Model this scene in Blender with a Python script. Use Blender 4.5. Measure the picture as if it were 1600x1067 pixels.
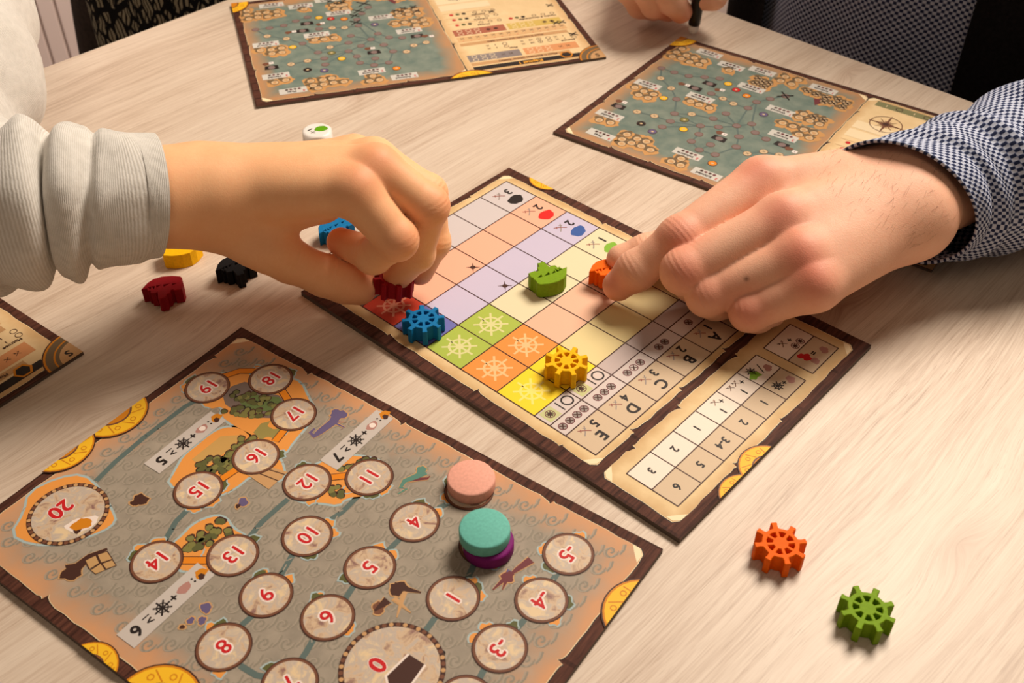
import bpy, bmesh, math, random
import numpy as np
from mathutils import Vector, Matrix
from mathutils.geometry import tessellate_polygon
for o in list(bpy.data.objects): bpy.data.objects.remove(o)
SC = bpy.context.scene
COL = SC.collection
PI = math.pi
MM = 0.001
# ------------------------------------------------------------------ camera
FPX = 1680.0; PITCH = 0.723234439; CELL = 20.5
HC = 15.6135833 * CELL + 2.5          # camera height over the table top, mm
cd = bpy.data.cameras.new('camera'); cam = bpy.data.objects.new('camera', cd); COL.objects.link(cam)
cam.location = (0, 0, HC * MM); cam.rotation_euler = (PI / 2 - PITCH, 0, 0)
cd.sensor_width = 36; cd.lens = FPX / 1600 * 36; cd.clip_start = 0.01; cd.clip_end = 50
cd.dof.use_dof = True; cd.dof.focus_distance = 0.475; cd.dof.aperture_fstop = 20.0
SC.camera = cam
# ------------------------------------------------------------------ world, lights, exposure
w = bpy.data.worlds.new('world'); SC.world = w; w.use_nodes = True
w.node_tree.nodes['Background'].inputs[0].default_value = (1.0, 0.76, 0.56, 1)
w.node_tree.nodes['Background'].inputs[1].default_value = 0.12
def area(name, loc, target, size, power, col):
    l = bpy.data.lights.new(name, 'AREA'); l.shape = 'DISK'; l.size = size; l.energy = power; l.color = col
    o = bpy.data.objects.new(name, l); COL.objects.link(o); o.location = Vector(loc)
    o.rotation_euler = (Vector(target) - Vector(loc)).to_track_quat('-Z', 'Y').to_euler()
    return o
area('key_lamp', (0.52, 0.90, 0.95), (0.05, 0.38, 0), 0.56, 21.5, (1.0, 0.87, 0.73))
area('fill_light', (-0.1, -0.5, 1.7), (0, 0.5, 0), 0.9, 3.0, (1.0, 0.78, 0.58))  # added soft fill from above to lift the dark sides, no actual fixture
wl = area('added_wall_light', (-0.75, 1.15, 1.3), (-0.55, 1.52, -0.2), 0.3, 9.0, (1.0, 0.86, 0.78)); wl.data.spread = math.radians(80)  # added narrow light to brighten the back wall, no such lamp known
vs = SC.view_settings
vs.view_transform = 'Standard'; vs.look = 'None'; vs.gamma = 1; vs.use_curve_mapping = False; vs.exposure = 0.0
# ------------------------------------------------------------------ geometry helpers (mm)
def at(x, y, z=0.0):
    a = (x - 800) / FPX; b = -(y - 533.5) / FPX
    d = np.array([a, b * math.sin(PITCH) + math.cos(PITCH), b * math.cos(PITCH) - math.sin(PITCH)])
    return np.array([0, 0, HC]) + d * ((z - HC) / d[2])
def lin(c):
    return tuple(((v / 255) / 12.92 if v / 255 <= 0.04045 else ((v / 255 + 0.055) / 1.055) ** 2.4) for v in c) + (1,)
MATS = {}
def mat(name, rgb, rough=0.5, spec=0.4, **kw):
    if name in MATS: return MATS[name]
    m = bpy.data.materials.new(name); m.use_nodes = True
    b = m.node_tree.nodes['Principled BSDF']
    b.inputs['Base Color'].default_value = lin(rgb); b.inputs['Roughness'].default_value = rough
    b.inputs['Specular IOR Level'].default_value = spec
    for k, v in kw.items(): b.inputs[k].default_value = v
    MATS[name] = m
    return m
class NT:
    """small wrapper to wire shader nodes"""
    def __init__(s, m): s.m = m; s.t = m.node_tree; s.b = s.t.nodes['Principled BSDF']
    def n(s, typ, **kw):
        nd = s.t.nodes.new(typ)
        for k, v in kw.items():
            if k.startswith('i_'):
                key = k[2:]; key = int(key) if key.isdigit() else key.replace('_', ' ')
                if hasattr(v, 'is_linked') or isinstance(v, bpy.types.NodeSocket): s.t.links.new(v, nd.inputs[key])
                else: nd.inputs[key].default_value = v
            else: setattr(nd, k, v)
        return nd
    def math(s, op, a, b=None, c=None):
        nd = s.t.nodes.new('ShaderNodeMath'); nd.operation = op
        for i, v in enumerate((a, b, c)):
            if v is None: continue
            if isinstance(v, bpy.types.NodeSocket): s.t.links.new(v, nd.inputs[i])
            else: nd.inputs[i].default_value = v
        return nd.outputs[0]
    def coord(s, kind='Object'): return s.t.nodes.new('ShaderNodeTexCoord').outputs[kind]
    def mapping(s, vec, scale=(1, 1, 1), rot=(0, 0, 0), loc=(0, 0, 0)):
        nd = s.t.nodes.new('ShaderNodeMapping'); s.t.links.new(vec, nd.inputs[0])
        nd.inputs['Scale'].default_value = scale; nd.inputs['Rotation'].default_value = rot; nd.inputs['Location'].default_value = loc
        return nd.outputs[0]
    def noise(s, vec, scale, detail=4, rough=0.55, dist=0.0):
        nd = s.t.nodes.new('ShaderNodeTexNoise'); s.t.links.new(vec, nd.inputs['Vector'])
        nd.inputs['Scale'].default_value = scale; nd.inputs['Detail'].default_value = detail
        nd.inputs['Roughness'].default_value = rough; nd.inputs['Distortion'].default_value = dist
        return nd.outputs[0]
    def ramp(s, fac, stops, interp='LINEAR'):
        nd = s.t.nodes.new('ShaderNodeValToRGB'); s.t.links.new(fac, nd.inputs[0]); r = nd.color_ramp; r.interpolation = interp
        while len(r.elements) < len(stops): r.elements.new(0.5)
        for e, (p, c) in zip(r.elements, stops):
            e.position = p; e.color = lin(c) if len(c) == 3 else c
        return nd.outputs[0]
    def mix(s, fac, a, b, blend='MIX'):
        nd = s.t.nodes.new('ShaderNodeMix'); nd.data_type = 'RGBA'; nd.blend_type = blend
        for k, v in ((0, fac), (6, a), (7, b)):
            if isinstance(v, bpy.types.NodeSocket): s.t.links.new(v, nd.inputs[k])
            else: nd.inputs[k].default_value = v if k == 0 or len(v) == 4 else lin(v)
        return nd.outputs[2]
    def bump(s, h, strength=0.3, dist=0.001):
        nd = s.t.nodes.new('ShaderNodeBump'); s.t.links.new(h, nd.inputs['Height'])
        nd.inputs['Strength'].default_value = strength; nd.inputs['Distance'].default_value = dist
        s.t.links.new(nd.outputs[0], s.b.inputs['Normal'])
    def color(s, c): s.t.links.new(c, s.b.inputs['Base Color'])
def tag(o, label=None, cat=None, group=None, kind=None):
    if label: o['label'] = label
    if cat: o['category'] = cat
    if group: o['group'] = group
    if kind: o['kind'] = kind
    return o
def thing(name, label, cat, loc=(0, 0, 0), rz=0.0, group=None):
    o = bpy.data.objects.new(name, None); COL.objects.link(o)
    o.location = Vector(loc) * MM; o.rotation_euler = (0, 0, rz); o.empty_display_size = 0.01
    return tag(o, label, cat, group)
def link_mesh(name, verts, faces, mats, parent=None, midx=None, smooth=False):
    """verts in mm, local to the parent"""
    me = bpy.data.meshes.new(name)
    me.from_pydata((np.asarray(verts, float) * MM).tolist(), [], faces)
    for m in (mats if isinstance(mats, (list, tuple)) else [mats]): me.materials.append(m)
    if midx is not None: me.polygons.foreach_set('material_index', np.asarray(midx, dtype=np.int32))
    if smooth: me.polygons.foreach_set('use_smooth', np.ones(len(me.polygons), dtype=bool))
    me.update()
    o = bpy.data.objects.new(name, me); COL.objects.link(o)
    if parent: o.parent = parent
    return o
def bevel(o, wd, seg=2, ang=35):
    b = o.modifiers.new('bevel', 'BEVEL'); b.width = wd * MM; b.segments = seg; b.limit_method = 'ANGLE'; b.angle_limit = math.radians(ang)
    return o
def box(name, x0, x1, y0, y1, z0, z1, m, parent=None, bv=0):
    v = [(x, y, z) for z in (z0, z1) for y in (y0, y1) for x in (x0, x1)]
    f = [(0, 2, 3, 1), (4, 5, 7, 6), (0, 1, 5, 4), (2, 6, 7, 3), (0, 4, 6, 2), (1, 3, 7, 5)]
    o = link_mesh(name, v, f, m, parent)
    return bevel(o, bv) if bv else o
def prism_data(outer, holes, z0, z1):
    loops = [list(outer)] + [list(h) for h in holes]
    tri = tessellate_polygon([[Vector((x, y, 0)) for x, y in l] for l in loops])
    flat = [p for l in loops for p in l]; n = len(flat)
    V = [(x, y, z1) for x, y in flat] + [(x, y, z0) for x, y in flat]; Fc = []
    def area2(a, b, c): return (flat[b][0]-flat[a][0])*(flat[c][1]-flat[a][1])-(flat[c][0]-flat[a][0])*(flat[b][1]-flat[a][1])
    for t in tri:
        a, b, c = t
        if area2(a, b, c) < 0: a, c = c, a
        Fc.append((a, b, c)); Fc.append((c + n, b + n, a + n))
    s = 0
    for li, l in enumerate(loops):
        k = len(l); ar = sum(l[i][0]*l[(i+1) % k][1]-l[(i+1) % k][0]*l[i][1] for i in range(k))
        fwd = (ar > 0) == (li == 0)
        for i in range(k):
            a, b = s + i, s + (i + 1) % k
            Fc.append((a, a + n, b + n, b) if fwd else (b, b + n, a + n, a))
        s += k
    return V, Fc
def loft(rings, closed=True, cap=False):
    """rings: list of (n,3) arrays -> verts, faces, uv per vertex"""
    n = len(rings[0]); V = np.concatenate(rings); Fc = []
    for i in range(len(rings) - 1):
        for j in range(n if closed else n - 1):
            a = i * n + j; b = i * n + (j + 1) % n
            Fc.append((a, b, b + n, a + n))
    if cap: Fc.append(tuple(range(n))[::-1]); Fc.append(tuple(range((len(rings) - 1) * n, len(rings) * n)))
    return V, Fc
def add_uv(o, per_vert):
    me = o.data; uv = me.uv_layers.new(name='uv')
    li = np.zeros(len(me.loops), dtype=np.int32); me.loops.foreach_get('vertex_index', li)
    uv.data.foreach_set('uv', np.asarray(per_vert, dtype=np.float32)[li].ravel())
# ------------------------------------------------------------------ materials: surfaces
TC = at(707, -132); E1 = np.array([0.6855, 0.7281]); ANG1 = math.atan2(E1[1], E1[0])
def wood_table():
    m = mat('pale_oak_laminate', (226, 200, 172), 0.42, 0.35); t = NT(m)
    c = t.coord()                                     # table local: x along the grain, metres
    warp = t.noise(t.mapping(c, (1.2, 5, 1)), 3.0, 2, 0.5)
    sep = t.n('ShaderNodeSeparateXYZ', i_0=c)
    y2 = t.math('ADD', sep.outputs[1], t.math('MULTIPLY', t.math('SUBTRACT', warp, 0.5), 0.022))
    knots = []
    for kp, kr in (((1310, 478), 0.026), ((1500, 850), 0.034), ((1330, 112), 0.030), ((120, 640), 0.040), ((560, 150), 0.022)):
        q = at(*kp)[:2] - TC[:2]; knots.append(((q @ E1) * MM, (q @ np.array([-E1[1], E1[0]])) * MM, kr))
    yw = y2; dark = None
    for kx, ky, kr in knots:
        dx = t.math('MULTIPLY', t.math('SUBTRACT', sep.outputs[0], kx), 0.42)
        dy = t.math('SUBTRACT', sep.outputs[1], ky)
        d = t.math('SQRT', t.math('ADD', t.math('MULTIPLY', dx, dx), t.math('MULTIPLY', dy, dy)))
        g = t.math('POWER', 2.718, t.math('MULTIPLY', t.math('MULTIPLY', d, d), -1.0 / (kr * kr * 0.35)))
        yw = t.math('ADD', yw, t.math('MULTIPLY', t.math('MULTIPLY', g, d), 0.9))
        core = t.math('POWER', 2.718, t.math('MULTIPLY', t.math('MULTIPLY', d, d), -1.0 / (kr * kr * 0.05)))
        dark = core if dark is None else t.math('ADD', dark, core)
    comb = t.n('ShaderNodeCombineXYZ', i_0=sep.outputs[0], i_1=yw, i_2=0.0).outputs[0]
    broad = t.noise(t.mapping(comb, (1.4, 42, 1)), 1.0, 3, 0.5)
    mid = t.noise(t.mapping(comb, (7, 260, 1)), 1.0, 4, 0.65)
    fine = t.noise(t.mapping(comb, (40, 1300, 1)), 1.0, 3, 0.7)
    f = t.math('ADD', t.math('MULTIPLY', broad, 0.30), t.math('ADD', t.math('MULTIPLY', mid, 0.34), t.math('MULTIPLY', fine, 0.36)))
    base = t.ramp(f, [(0.32, (158, 134, 116)), (0.42, (192, 170, 150)), (0.50, (208, 189, 170)), (0.64, (221, 205, 187))])
    streak = t.ramp(t.noise(t.mapping(comb, (10, 420, 1)), 1.0, 2, 0.5), [(0.60, (0, 0, 0)), (0.74, (255, 255, 255))])
    base = t.mix(t.math('MULTIPLY', streak, 0.20), base, (150, 116, 92))
    pore = t.math('MULTIPLY', t.ramp(t.noise(t.mapping(comb, (120, 2100, 1)), 1.0, 1, 0.5), [(0.60, (0, 0, 0)), (0.72, (255, 255, 255))]), t.ramp(t.noise(t.mapping(comb, (6, 60, 1)), 1.0, 2), [(0.42, (0, 0, 0)), (0.60, (255, 255, 255))]))
    base = t.mix(t.math('MULTIPLY', pore, 0.34), base, (140, 108, 86))
    base = t.mix(t.math('MULTIPLY', dark, 0.28), base, (160, 120, 95))
    t.color(base); t.bump(fine, 0.12, 0.0004)
    return m
M_TABLE = wood_table()
def plain_noise(name, rgb, rgb2, scale, rough=0.7, bump=0.0, spec=0.3, detail=4):
    m = mat(name, rgb, rough, spec); t = NT(m); n = t.noise(t.coord(), scale, detail)
    t.color(t.ramp(n, [(0.35, rgb), (0.65, rgb2)]))
    if bump: t.bump(n, bump, 0.001)
    return m
# ------------------------------------------------------------------ the room
FLOOR_Z = -740.0
def slab(name, pts, z0, z1, m, parent=None):
    V, Fc = prism_data(pts, [], z0, z1); return link_mesh(name, V, Fc, m, parent)
M_FLOOR = plain_noise('brown_floor', (92, 70, 54), (120, 92, 70), 9, 0.5)
tag(slab('floor', [(-3000, -1500), (3000, -1500), (3000, 2600), (-3000, 2600)], FLOOR_Z - 40, FLOOR_Z, M_FLOOR), 'brown floor under the table', 'floor', kind='structure')
M_WALL = plain_noise('pale_pink_wall', (206, 184, 174), (212, 191, 180), 4, 0.6)
wall = tag(slab('wall_back', [(-3000, 1560), (3000, 1560), (3000, 1640), (-3000, 1640)], FLOOR_Z, 1700, M_WALL), 'pale pinkish panelled wall behind the players', 'wall', kind='structure')
M_PANEL = plain_noise('pale_panel_paint', (222, 203, 194), (228, 210, 200), 6, 0.5)
pm = None
for i in range(52):                                   # upright boards with open joints between
    x0 = -1150 + i * 29
    if pm is None:
        o = box('panel', 0, 26, 1546, 1561, FLOOR_Z + 5, 1690, M_PANEL, wall, 2.5); pm = o
    else:
        o = bpy.data.objects.new('panel', pm.data); COL.objects.link(o); o.parent = wall
        b = o.modifiers.new('bevel', 'BEVEL'); b.width = 0.0025; b.segments = 2
    o.location = (x0 * MM, 0, 0)
# ------------------------------------------------------------------ table: corner beyond the frame, grain along e1
table = thing('table', 'pale oak laminate table with straight edges that the game boards lie on', 'table', (TC[0], TC[1], FLOOR_Z), ANG1)
TL_, TW_ = 1150.0, 1500.0                             # local -x away from the corner, local -y along the other edge
def tbox(name, x0, x1, y0, y1, z0, z1, m, bv): return box(name, x0, x1, y0, y1, z0 - FLOOR_Z, z1 - FLOOR_Z, m, table, bv)
M_EDGE = mat('table_edge_band', (214, 190, 164), 0.45)
tt = tbox('tabletop', -TL_, 0, -TW_, 0, -26, 0, M_TABLE, 1.2)
for sx in (-TL_ + 60, -60):
    for sy in (-TW_ + 60, -60):
        tbox('leg', sx - 30, sx + 30, sy - 30, sy + 30, FLOOR_Z, -26, M_EDGE, 2)
tbox('apron', -TL_ + 60, -60, -75, -55, -110, -26, M_EDGE, 1); tbox('apron', -75, -55, -TW_ + 60, -60, -110, -26, M_EDGE, 1)
# ------------------------------------------------------------------ flat print: laid on the boards in thin layers
LAY = 0.03
FONTC = {}
def text_mesh(s):
    if s in FONTC: return FONTC[s]
    cu = bpy.data.curves.new('lettering', 'FONT'); cu.body = s; cu.size = 1; cu.align_x = 'CENTER'; cu.align_y = 'CENTER'
    cu.resolution_u = 4
    ob = bpy.data.objects.new('lettering', cu); me = bpy.data.meshes.new_from_object(ob)
    V = [(v.co.x, v.co.y) for v in me.vertices]; Fc = [tuple(p.vertices) for p in me.polygons]
    if V:                                             # centre on the true glyph box
        xs = [v[0] for v in V]; ys = [v[1] for v in V]; cx = (min(xs) + max(xs)) / 2; cy = (min(ys) + max(ys)) / 2
        V = [(x - cx, y - cy) for x, y in V]
    bpy.data.objects.remove(ob); bpy.data.curves.remove(cu); bpy.data.meshes.remove(me)
    FONTC[s] = (V, Fc); return FONTC[s]
def clip_poly(P, r):
    x0, y0, x1, y1 = r
    for ax, lim, sg in ((0, x0, 1), (0, x1, -1), (1, y0, 1), (1, y1, -1)):
        out = []
        for i in range(len(P)):
            a, b = P[i - 1], P[i]; da = sg * (a[ax] - lim); db = sg * (b[ax] - lim)
            if (da >= 0) != (db >= 0):
                k = da / (da - db); out.append((a[0] + (b[0] - a[0]) * k, a[1] + (b[1] - a[1]) * k))
            if db >= 0: out.append(b)
        P = out
        if not P: return []
    return P
class Print:
    def __init__(s, top, clip=None): s.V = []; s.F = []; s.M = []; s.I = []; s.top = top; s.clip = clip
    def mi(s, m):
        if m not in s.M: s.M.append(m)
        return s.M.index(m)
    def poly(s, P, m, lay, noclip=False):
        P = [(float(p[0]), float(p[1])) for p in P]
        if s.clip and not noclip: P = clip_poly(P, s.clip)
        if len(P) < 3: return
        ar = sum(P[i-1][0]*P[i][1]-P[i][0]*P[i-1][1] for i in range(len(P)))
        if ar < 0: P = P[::-1]
        b = len(s.V); zz = s.top + lay*LAY + (len(s.F) % 12)*0.002; s.V += [(x, y, zz) for x, y in P]; s.F.append(tuple(range(b, b + len(P)))); s.I.append(s.mi(m))
    def disc(s, x, y, r, m, lay, n=30, sy=1.0, rot=0.0):
        c, q = math.cos(rot), math.sin(rot)
        s.poly([(x + r*math.cos(a)*c - r*sy*math.sin(a)*q, y + r*math.cos(a)*q + r*sy*math.sin(a)*c) for a in np.linspace(0, 2*PI, n, endpoint=False)], m, lay)
    def ring(s, x, y, r0, r1, m, lay, n=28, a0=0.0, a1=2 * PI):
        A = np.linspace(a0, a1, n + 1)
        for i in range(n):
            a, b = A[i], A[i+1]
            s.poly([(x+r0*math.cos(a), y+r0*math.sin(a)), (x+r1*math.cos(a), y+r1*math.sin(a)), (x+r1*math.cos(b), y+r1*math.sin(b)), (x+r0*math.cos(b), y+r0*math.sin(b))], m, lay)
    def line(s, P, wd, m, lay, taper=False):
        P = [np.array(p, float) for p in P]; n = len(P)
        L, R = [], []
        for i in range(n):
            d = P[min(i+1, n-1)] - P[max(i-1, 0)]; d = d / (np.linalg.norm(d) + 1e-9); q = np.array([-d[1], d[0]])
            h = wd / 2 * ((1 - 0.8 * i / (n - 1)) if taper else 1)
            L.append(P[i] + q*h); R.append(P[i] - q*h)
        for i in range(n - 1): s.poly([L[i], R[i], R[i+1], L[i+1]], m, lay)
    def text(s, t, x, y, size, m, lay, rot=0.0, sx=1.0, bold=0.035):
        if bold and size > 2.5:                        # heavier strokes: the glyph drawn again a hair to each side
            for k, (dx, dy) in enumerate(((1, 0), (-1, 0), (0, 1), (0, -1))): s.text(t, x+dx*bold*size, y+dy*bold*size, size, m, lay+k*.08, rot, sx, 0)
            lay += .35
        V, Fc = text_mesh(t); c, q = math.cos(rot) * size, math.sin(rot) * size; b = len(s.V); k = s.mi(m)
        s.V += [(x + vx*sx*c - vy*q, y + vx*sx*q + vy*c, s.top + lay * LAY) for vx, vy in V]
        for f in Fc: s.F.append(tuple(i + b for i in f)); s.I.append(k)
    def blob(s, x, y, r, m, lay, seed=0, n=22, amp=0.22, sy=1.0, rot=0.0):
        rd = random.Random(seed); ph = [rd.uniform(0, 6.28) for _ in range(4)]; P = []
        for i in range(n):
            a = 2*PI*i/n; k = r*(1 + amp*(0.5*math.sin(2*a+ph[0]) + 0.4*math.sin(3*a+ph[1]) + 0.35*math.sin(5*a+ph[2]) + 0.25*math.sin(8*a+ph[3])))
            px_, py_ = k*math.cos(a), k*sy*math.sin(a)
            P.append((x + px_*math.cos(rot) - py_*math.sin(rot), y + px_*math.sin(rot) + py_*math.cos(rot)))
        s.poly(P, m, lay)
    def wheel(s, x, y, r, m, lay, rot=0.0, thin=0.1):
        s.ring(x, y, r*0.52, r*0.66, m, lay, 20); s.disc(x, y, r*0.24, m, lay, 12)
        for i in range(8):
            a = rot + i*PI/4; s.line([(x+r*.15*math.cos(a), y+r*.15*math.sin(a)), (x+r*math.cos(a), y+r*math.sin(a))], r*thin, m, lay)
    def swords(s, x, y, r, m, m2, lay, rot=0.0):
        for a, k in ((rot+0.75, m), (rot+2.4, m2)):
            d = np.array([math.cos(a), math.sin(a)]); q = np.array([-d[1], d[0]]); o = np.array([x, y])
            s.line([o - d*r, o - d*r*0.3 + q*r*.08, o + d*r*0.4 + q*r*.08, o + d*r], r*0.17, k, lay)
            s.line([o - d*r*.55 - q*r*.28, o - d*r*.55 + q*r*.28], r*0.16, k, lay)
    def build(s, name, parent, kind=None):
        o = link_mesh(name, s.V, s.F, s.M, parent, s.I)
        if kind: o['kind'] = kind
        return o
def ink(name, rgb, rough=0.5): return mat('print_' + name, rgb, rough, 0.22)
K_BLACK = ink('black', (38, 30, 28)); K_BROWN = ink('brown', (70, 42, 34)); K_RED = ink('red', (196, 32, 36)); K_WHITE = ink('white', (226, 216, 210))
K_GREY = ink('grey', (150, 138, 132)); K_CREAM = ink('cream', (236, 214, 176)); K_ORANGE = ink('orange', (226, 150, 72)); K_GOLD = ink('gold', (240, 186, 40)); K_GOLD2 = ink('gold_dark', (206, 128, 26))
K_SKY = ink('pale_blue', (164, 182, 182)); K_ROUTE = ink('route_teal', (92, 108, 104)); K_GREEN = ink('leaf_green', (92, 92, 52)); K_GREEN2 = ink('leaf_olive', (124, 120, 66)); K_RIM = ink('rim_brown', (116, 74, 54))
K_SWORD = ink('sword_red', (150, 92, 80)); K_SNAIL = ink('snail_pink', (176, 128, 118)); K_LIME = ink('lime', (128, 178, 52)); K_BLUE = ink('blue', (58, 92, 160)); K_PURPLE = ink('purple', (100, 88, 124)); K_MAROON = ink('maroon', (110, 52, 56)); K_TEAL = ink('dragon_teal', (88, 132, 118)); K_TAN = ink('tan', (196, 152, 104)); K_MAUVE = ink('mauve_grey', (150, 130, 128))
def wood_border():
    m = mat('print_dark_planks', (72, 42, 34), 0.62, 0.12); t = NT(m); c = t.coord()
    n = t.noise(t.mapping(c, (60, 700, 1)), 1.0, 4, 0.6); br = t.n('ShaderNodeTexBrick', i_Vector=t.mapping(c, (1, 1, 1)), i_Scale=14.0)
    br.inputs['Color1'].default_value = (0.5, 0.5, 0.5, 1); br.inputs['Color2'].default_value = (0.62, 0.62, 0.62, 1); br.inputs['Mortar'].default_value = (0.2, 0.2, 0.2, 1)
    br.inputs['Mortar Size'].default_value = 0.012; br.inputs['Brick Width'].default_value = 0.42; br.inputs['Row Height'].default_value = 0.14
    base = t.ramp(n, [(0.3, (52, 29, 24)), (0.7, (98, 60, 47))]); t.color(t.mix(0.55, base, br.outputs[0], 'OVERLAY'))
    return m
M_PLANK = wood_border()
M_SIDE = mat('board_core_grey', (92, 78, 68), 0.8)
def parchment_mat(name, w0, w1, h0, h1, a, b, edge, fall=9.0, edgew=0.75):
    """paper tone with a browner printed rim: distance to the panel's own edge, broken up by noise"""
    m = mat(name, a, 0.5, 0.22); t = NT(m); c = t.coord(); sp = t.n('ShaderNodeSeparateXYZ', i_0=c)
    dx = t.math('MINIMUM', t.math('SUBTRACT', sp.outputs[0], w0*MM), t.math('SUBTRACT', w1*MM, sp.outputs[0]))
    dy = t.math('MINIMUM', t.math('SUBTRACT', sp.outputs[1], h0*MM), t.math('SUBTRACT', h1*MM, sp.outputs[1]))
    d = t.math('ADD', t.math('MINIMUM', dx, dy), t.math('MULTIPLY', t.math('SUBTRACT', t.noise(c, 60, 4), 0.5), fall*1.4*MM))
    f = t.math('DIVIDE', d, fall*MM)
    n = t.noise(c, 120, 5)
    base = t.ramp(n, [(0.3, a), (0.7, b)])
    k = t.ramp(f, [(0.05, (255, 255, 255)), (1.0, (0, 0, 0))])
    t.color(t.mix(t.math('MULTIPLY', k, edgew), base, edge))
    return m, t
def torn(x0, y0, x1, y1, seed, step=5.0, amp=0.35, notches=()):
    """panel outline with a ragged rim; notches: (side, position 0..1, depth)"""
    rd = random.Random(seed); P = []
    C = [(x0, y0), (x1, y0), (x1, y1), (x0, y1)]
    for k in range(4):
        a = np.array(C[k]); b = np.array(C[(k+1) % 4]); L = np.linalg.norm(b - a); d = (b - a)/L; q = np.array([-d[1], d[0]])
        ch = 2.2; n = max(2, int(L/step)); marks = [(ch + (L-2*ch)*i/n, rd.uniform(-amp, amp)) for i in range(n+1)]
        for sd, pos, dep in notches:
            if sd == k:
                marks = [mm_ for mm_ in marks if abs(mm_[0]-pos*L) > 3.4]
                marks += [(pos*L-2.2, 0.2), (pos*L-1.0, -0.5*dep*0.3), (pos*L-0.3, dep), (pos*L+0.4, dep*0.55), (pos*L+2.4, 0.5)]
        for u, h in sorted(marks): P.append(tuple(a + d*u + q*h))
    return P
def grow(P, k):
    c = np.mean(np.array(P), 0); return [tuple(np.array(p) + (np.array(p) - c)/np.linalg.norm(np.array(p) - c)*k) for p in P]
def coin(pr, x, y, r, lay, seed=0):
    pr.disc(x, y, r*1.04, K_BROWN, lay); pr.disc(x, y, r, K_GOLD2, lay+1); pr.disc(x, y, r*0.95, K_GOLD, lay+2); pr.ring(x, y, r*0.50, r*0.56, K_RIM, lay+3); pr.disc(x, y, r*0.5, K_GOLD2, lay+3)
    for i in range(9):
        a = i*2*PI/9 + seed
        pr.line([(x+r*.58*math.cos(a), y+r*.58*math.sin(a)), (x+r*.9*math.cos(a+.25), y+r*.9*math.sin(a+.25))], r*.035, K_GOLD2, lay+3)
        pr.ring(x+r*.74*math.cos(a+.4), y+r*.74*math.sin(a+.4), r*.06, r*.09, K_GOLD2, lay+3, 8)
class Board:
    """a printed board lying on the table; local x,y in mm on its face, reading upright"""
    def __init__(s, name, label, O, X, ext, thick, group=None, turn=0.0):
        s.T = thick; o = at(O[0], O[1], thick); x = at(X[0], X[1], thick) - o
        if turn: x = np.array([x[0]*math.cos(turn)-x[1]*math.sin(turn), x[0]*math.sin(turn)+x[1]*math.cos(turn), 0])
        s.ex = x[:2]/np.linalg.norm(x[:2]); s.ey = np.array([-s.ex[1], s.ex[0]]); s.o = o[:2]; s.rect = ext
        s.root = thing(name, label, 'game board', (o[0], o[1], 0.0), math.atan2(s.ex[1], s.ex[0]), group)
        x0, y0, x1, y1 = ext
        V, Fc = prism_data([(x0, y0), (x1, y0), (x1, y1), (x0, y1)], [], 0.05, thick)
        ob = link_mesh('board_core', V, Fc, [M_PLANK, M_SIDE], s.root, [0 if (abs(V[f[0]][2]-thick) < 1e-6 and len(f) == 3) else 1 for f in Fc])
    def L(s, x, y):
        p = at(x, y, s.T)[:2] - s.o; return (float(p @ s.ex), float(p @ s.ey))
    def pr(s, clip=False): return Print(s.T, s.rect if clip else None)
# ================================================================== centre board: the cargo grid
CU = CELL * 1.0438; RV = 20.6                           # column pitch (board y) and row pitch (board x)
def axis_board(name, label, O, ang_x, ext, thick, group=None):
    b = Board.__new__(Board); b.T = thick; o = at(O[0], O[1], thick); b.o = o[:2]; b.rect = ext
    b.ex = np.array([math.cos(ang_x), math.sin(ang_x)]); b.ey = np.array([-b.ex[1], b.ex[0]])
    b.root = thing(name, label, 'game board', (o[0], o[1], 0.0), ang_x, group)
    x0, y0, x1, y1 = ext
    V, Fc = prism_data([(x0, y0), (x1, y0), (x1, y1), (x0, y1)], [], 0.05, thick)
    link_mesh('board_core', V, Fc, [M_PLANK, M_SIDE], b.root, [0 if (len(f) == 3 and V[f[0]][2] == thick) else 1 for f in Fc])
    return b
cb = axis_board('cargo_board', 'dark wood framed game board with coloured square grid and letters A to E', (791.3, 283.6), -0.735171048 - PI/2, (-11.3, -8.4, 135.6, 211), 2.5)
N1 = ((0, 0.22, 1.6), (0, 0.55, 1.8), (0, 0.8, 1.2), (1, 0.3, 1.6), (1, 0.62, 2.2), (1, 0.9, 1.4), (2, 0.2, 2.6), (2, 0.45, 2.0), (2, 0.7, 2.4), (3, 0.35, 1.8), (3, 0.6, 2.2))
M_PAR1, _ = parchment_mat('print_parchment', -5, 129.5, -5, 165, (216, 186, 136), (226, 198, 150), (190, 146, 92), 5, 0.6)
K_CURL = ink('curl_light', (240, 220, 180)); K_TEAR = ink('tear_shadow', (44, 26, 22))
def parchment(b, x0, y0, x1, y1, m, seed, name='parchment', notches=N1, lay=1):
    P = torn(x0, y0, x1, y1, seed, notches=notches); p = b.pr()
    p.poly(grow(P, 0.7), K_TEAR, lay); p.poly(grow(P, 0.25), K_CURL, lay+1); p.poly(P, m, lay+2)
    rd = random.Random(seed)
    for k, (cx, cy, sx, sy) in enumerate(((x0, y0, 1, 1), (x1, y0, -1, 1), (x1, y1, -1, -1), (x0, y1, 1, -1))):   # dog-eared corners
        p.poly([(cx + sx*2.4, cy + sy*0.2), (cx + sx*6.5, cy + sy*0.1), (cx + sx*3.0, cy + sy*3.2), (cx + sx*0.1, cy + sy*5.5), (cx + sx*.2, cy + sy*2.4)], K_CURL, lay+3)
    return p.build(name, b.root)
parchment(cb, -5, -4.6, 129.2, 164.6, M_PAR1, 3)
M_PAR2, _ = parchment_mat('print_parchment_strip', -5, 130.5, 169.3, 206, (216, 186, 136), (226, 198, 150), (190, 146, 92), 5, 0.6)
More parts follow.
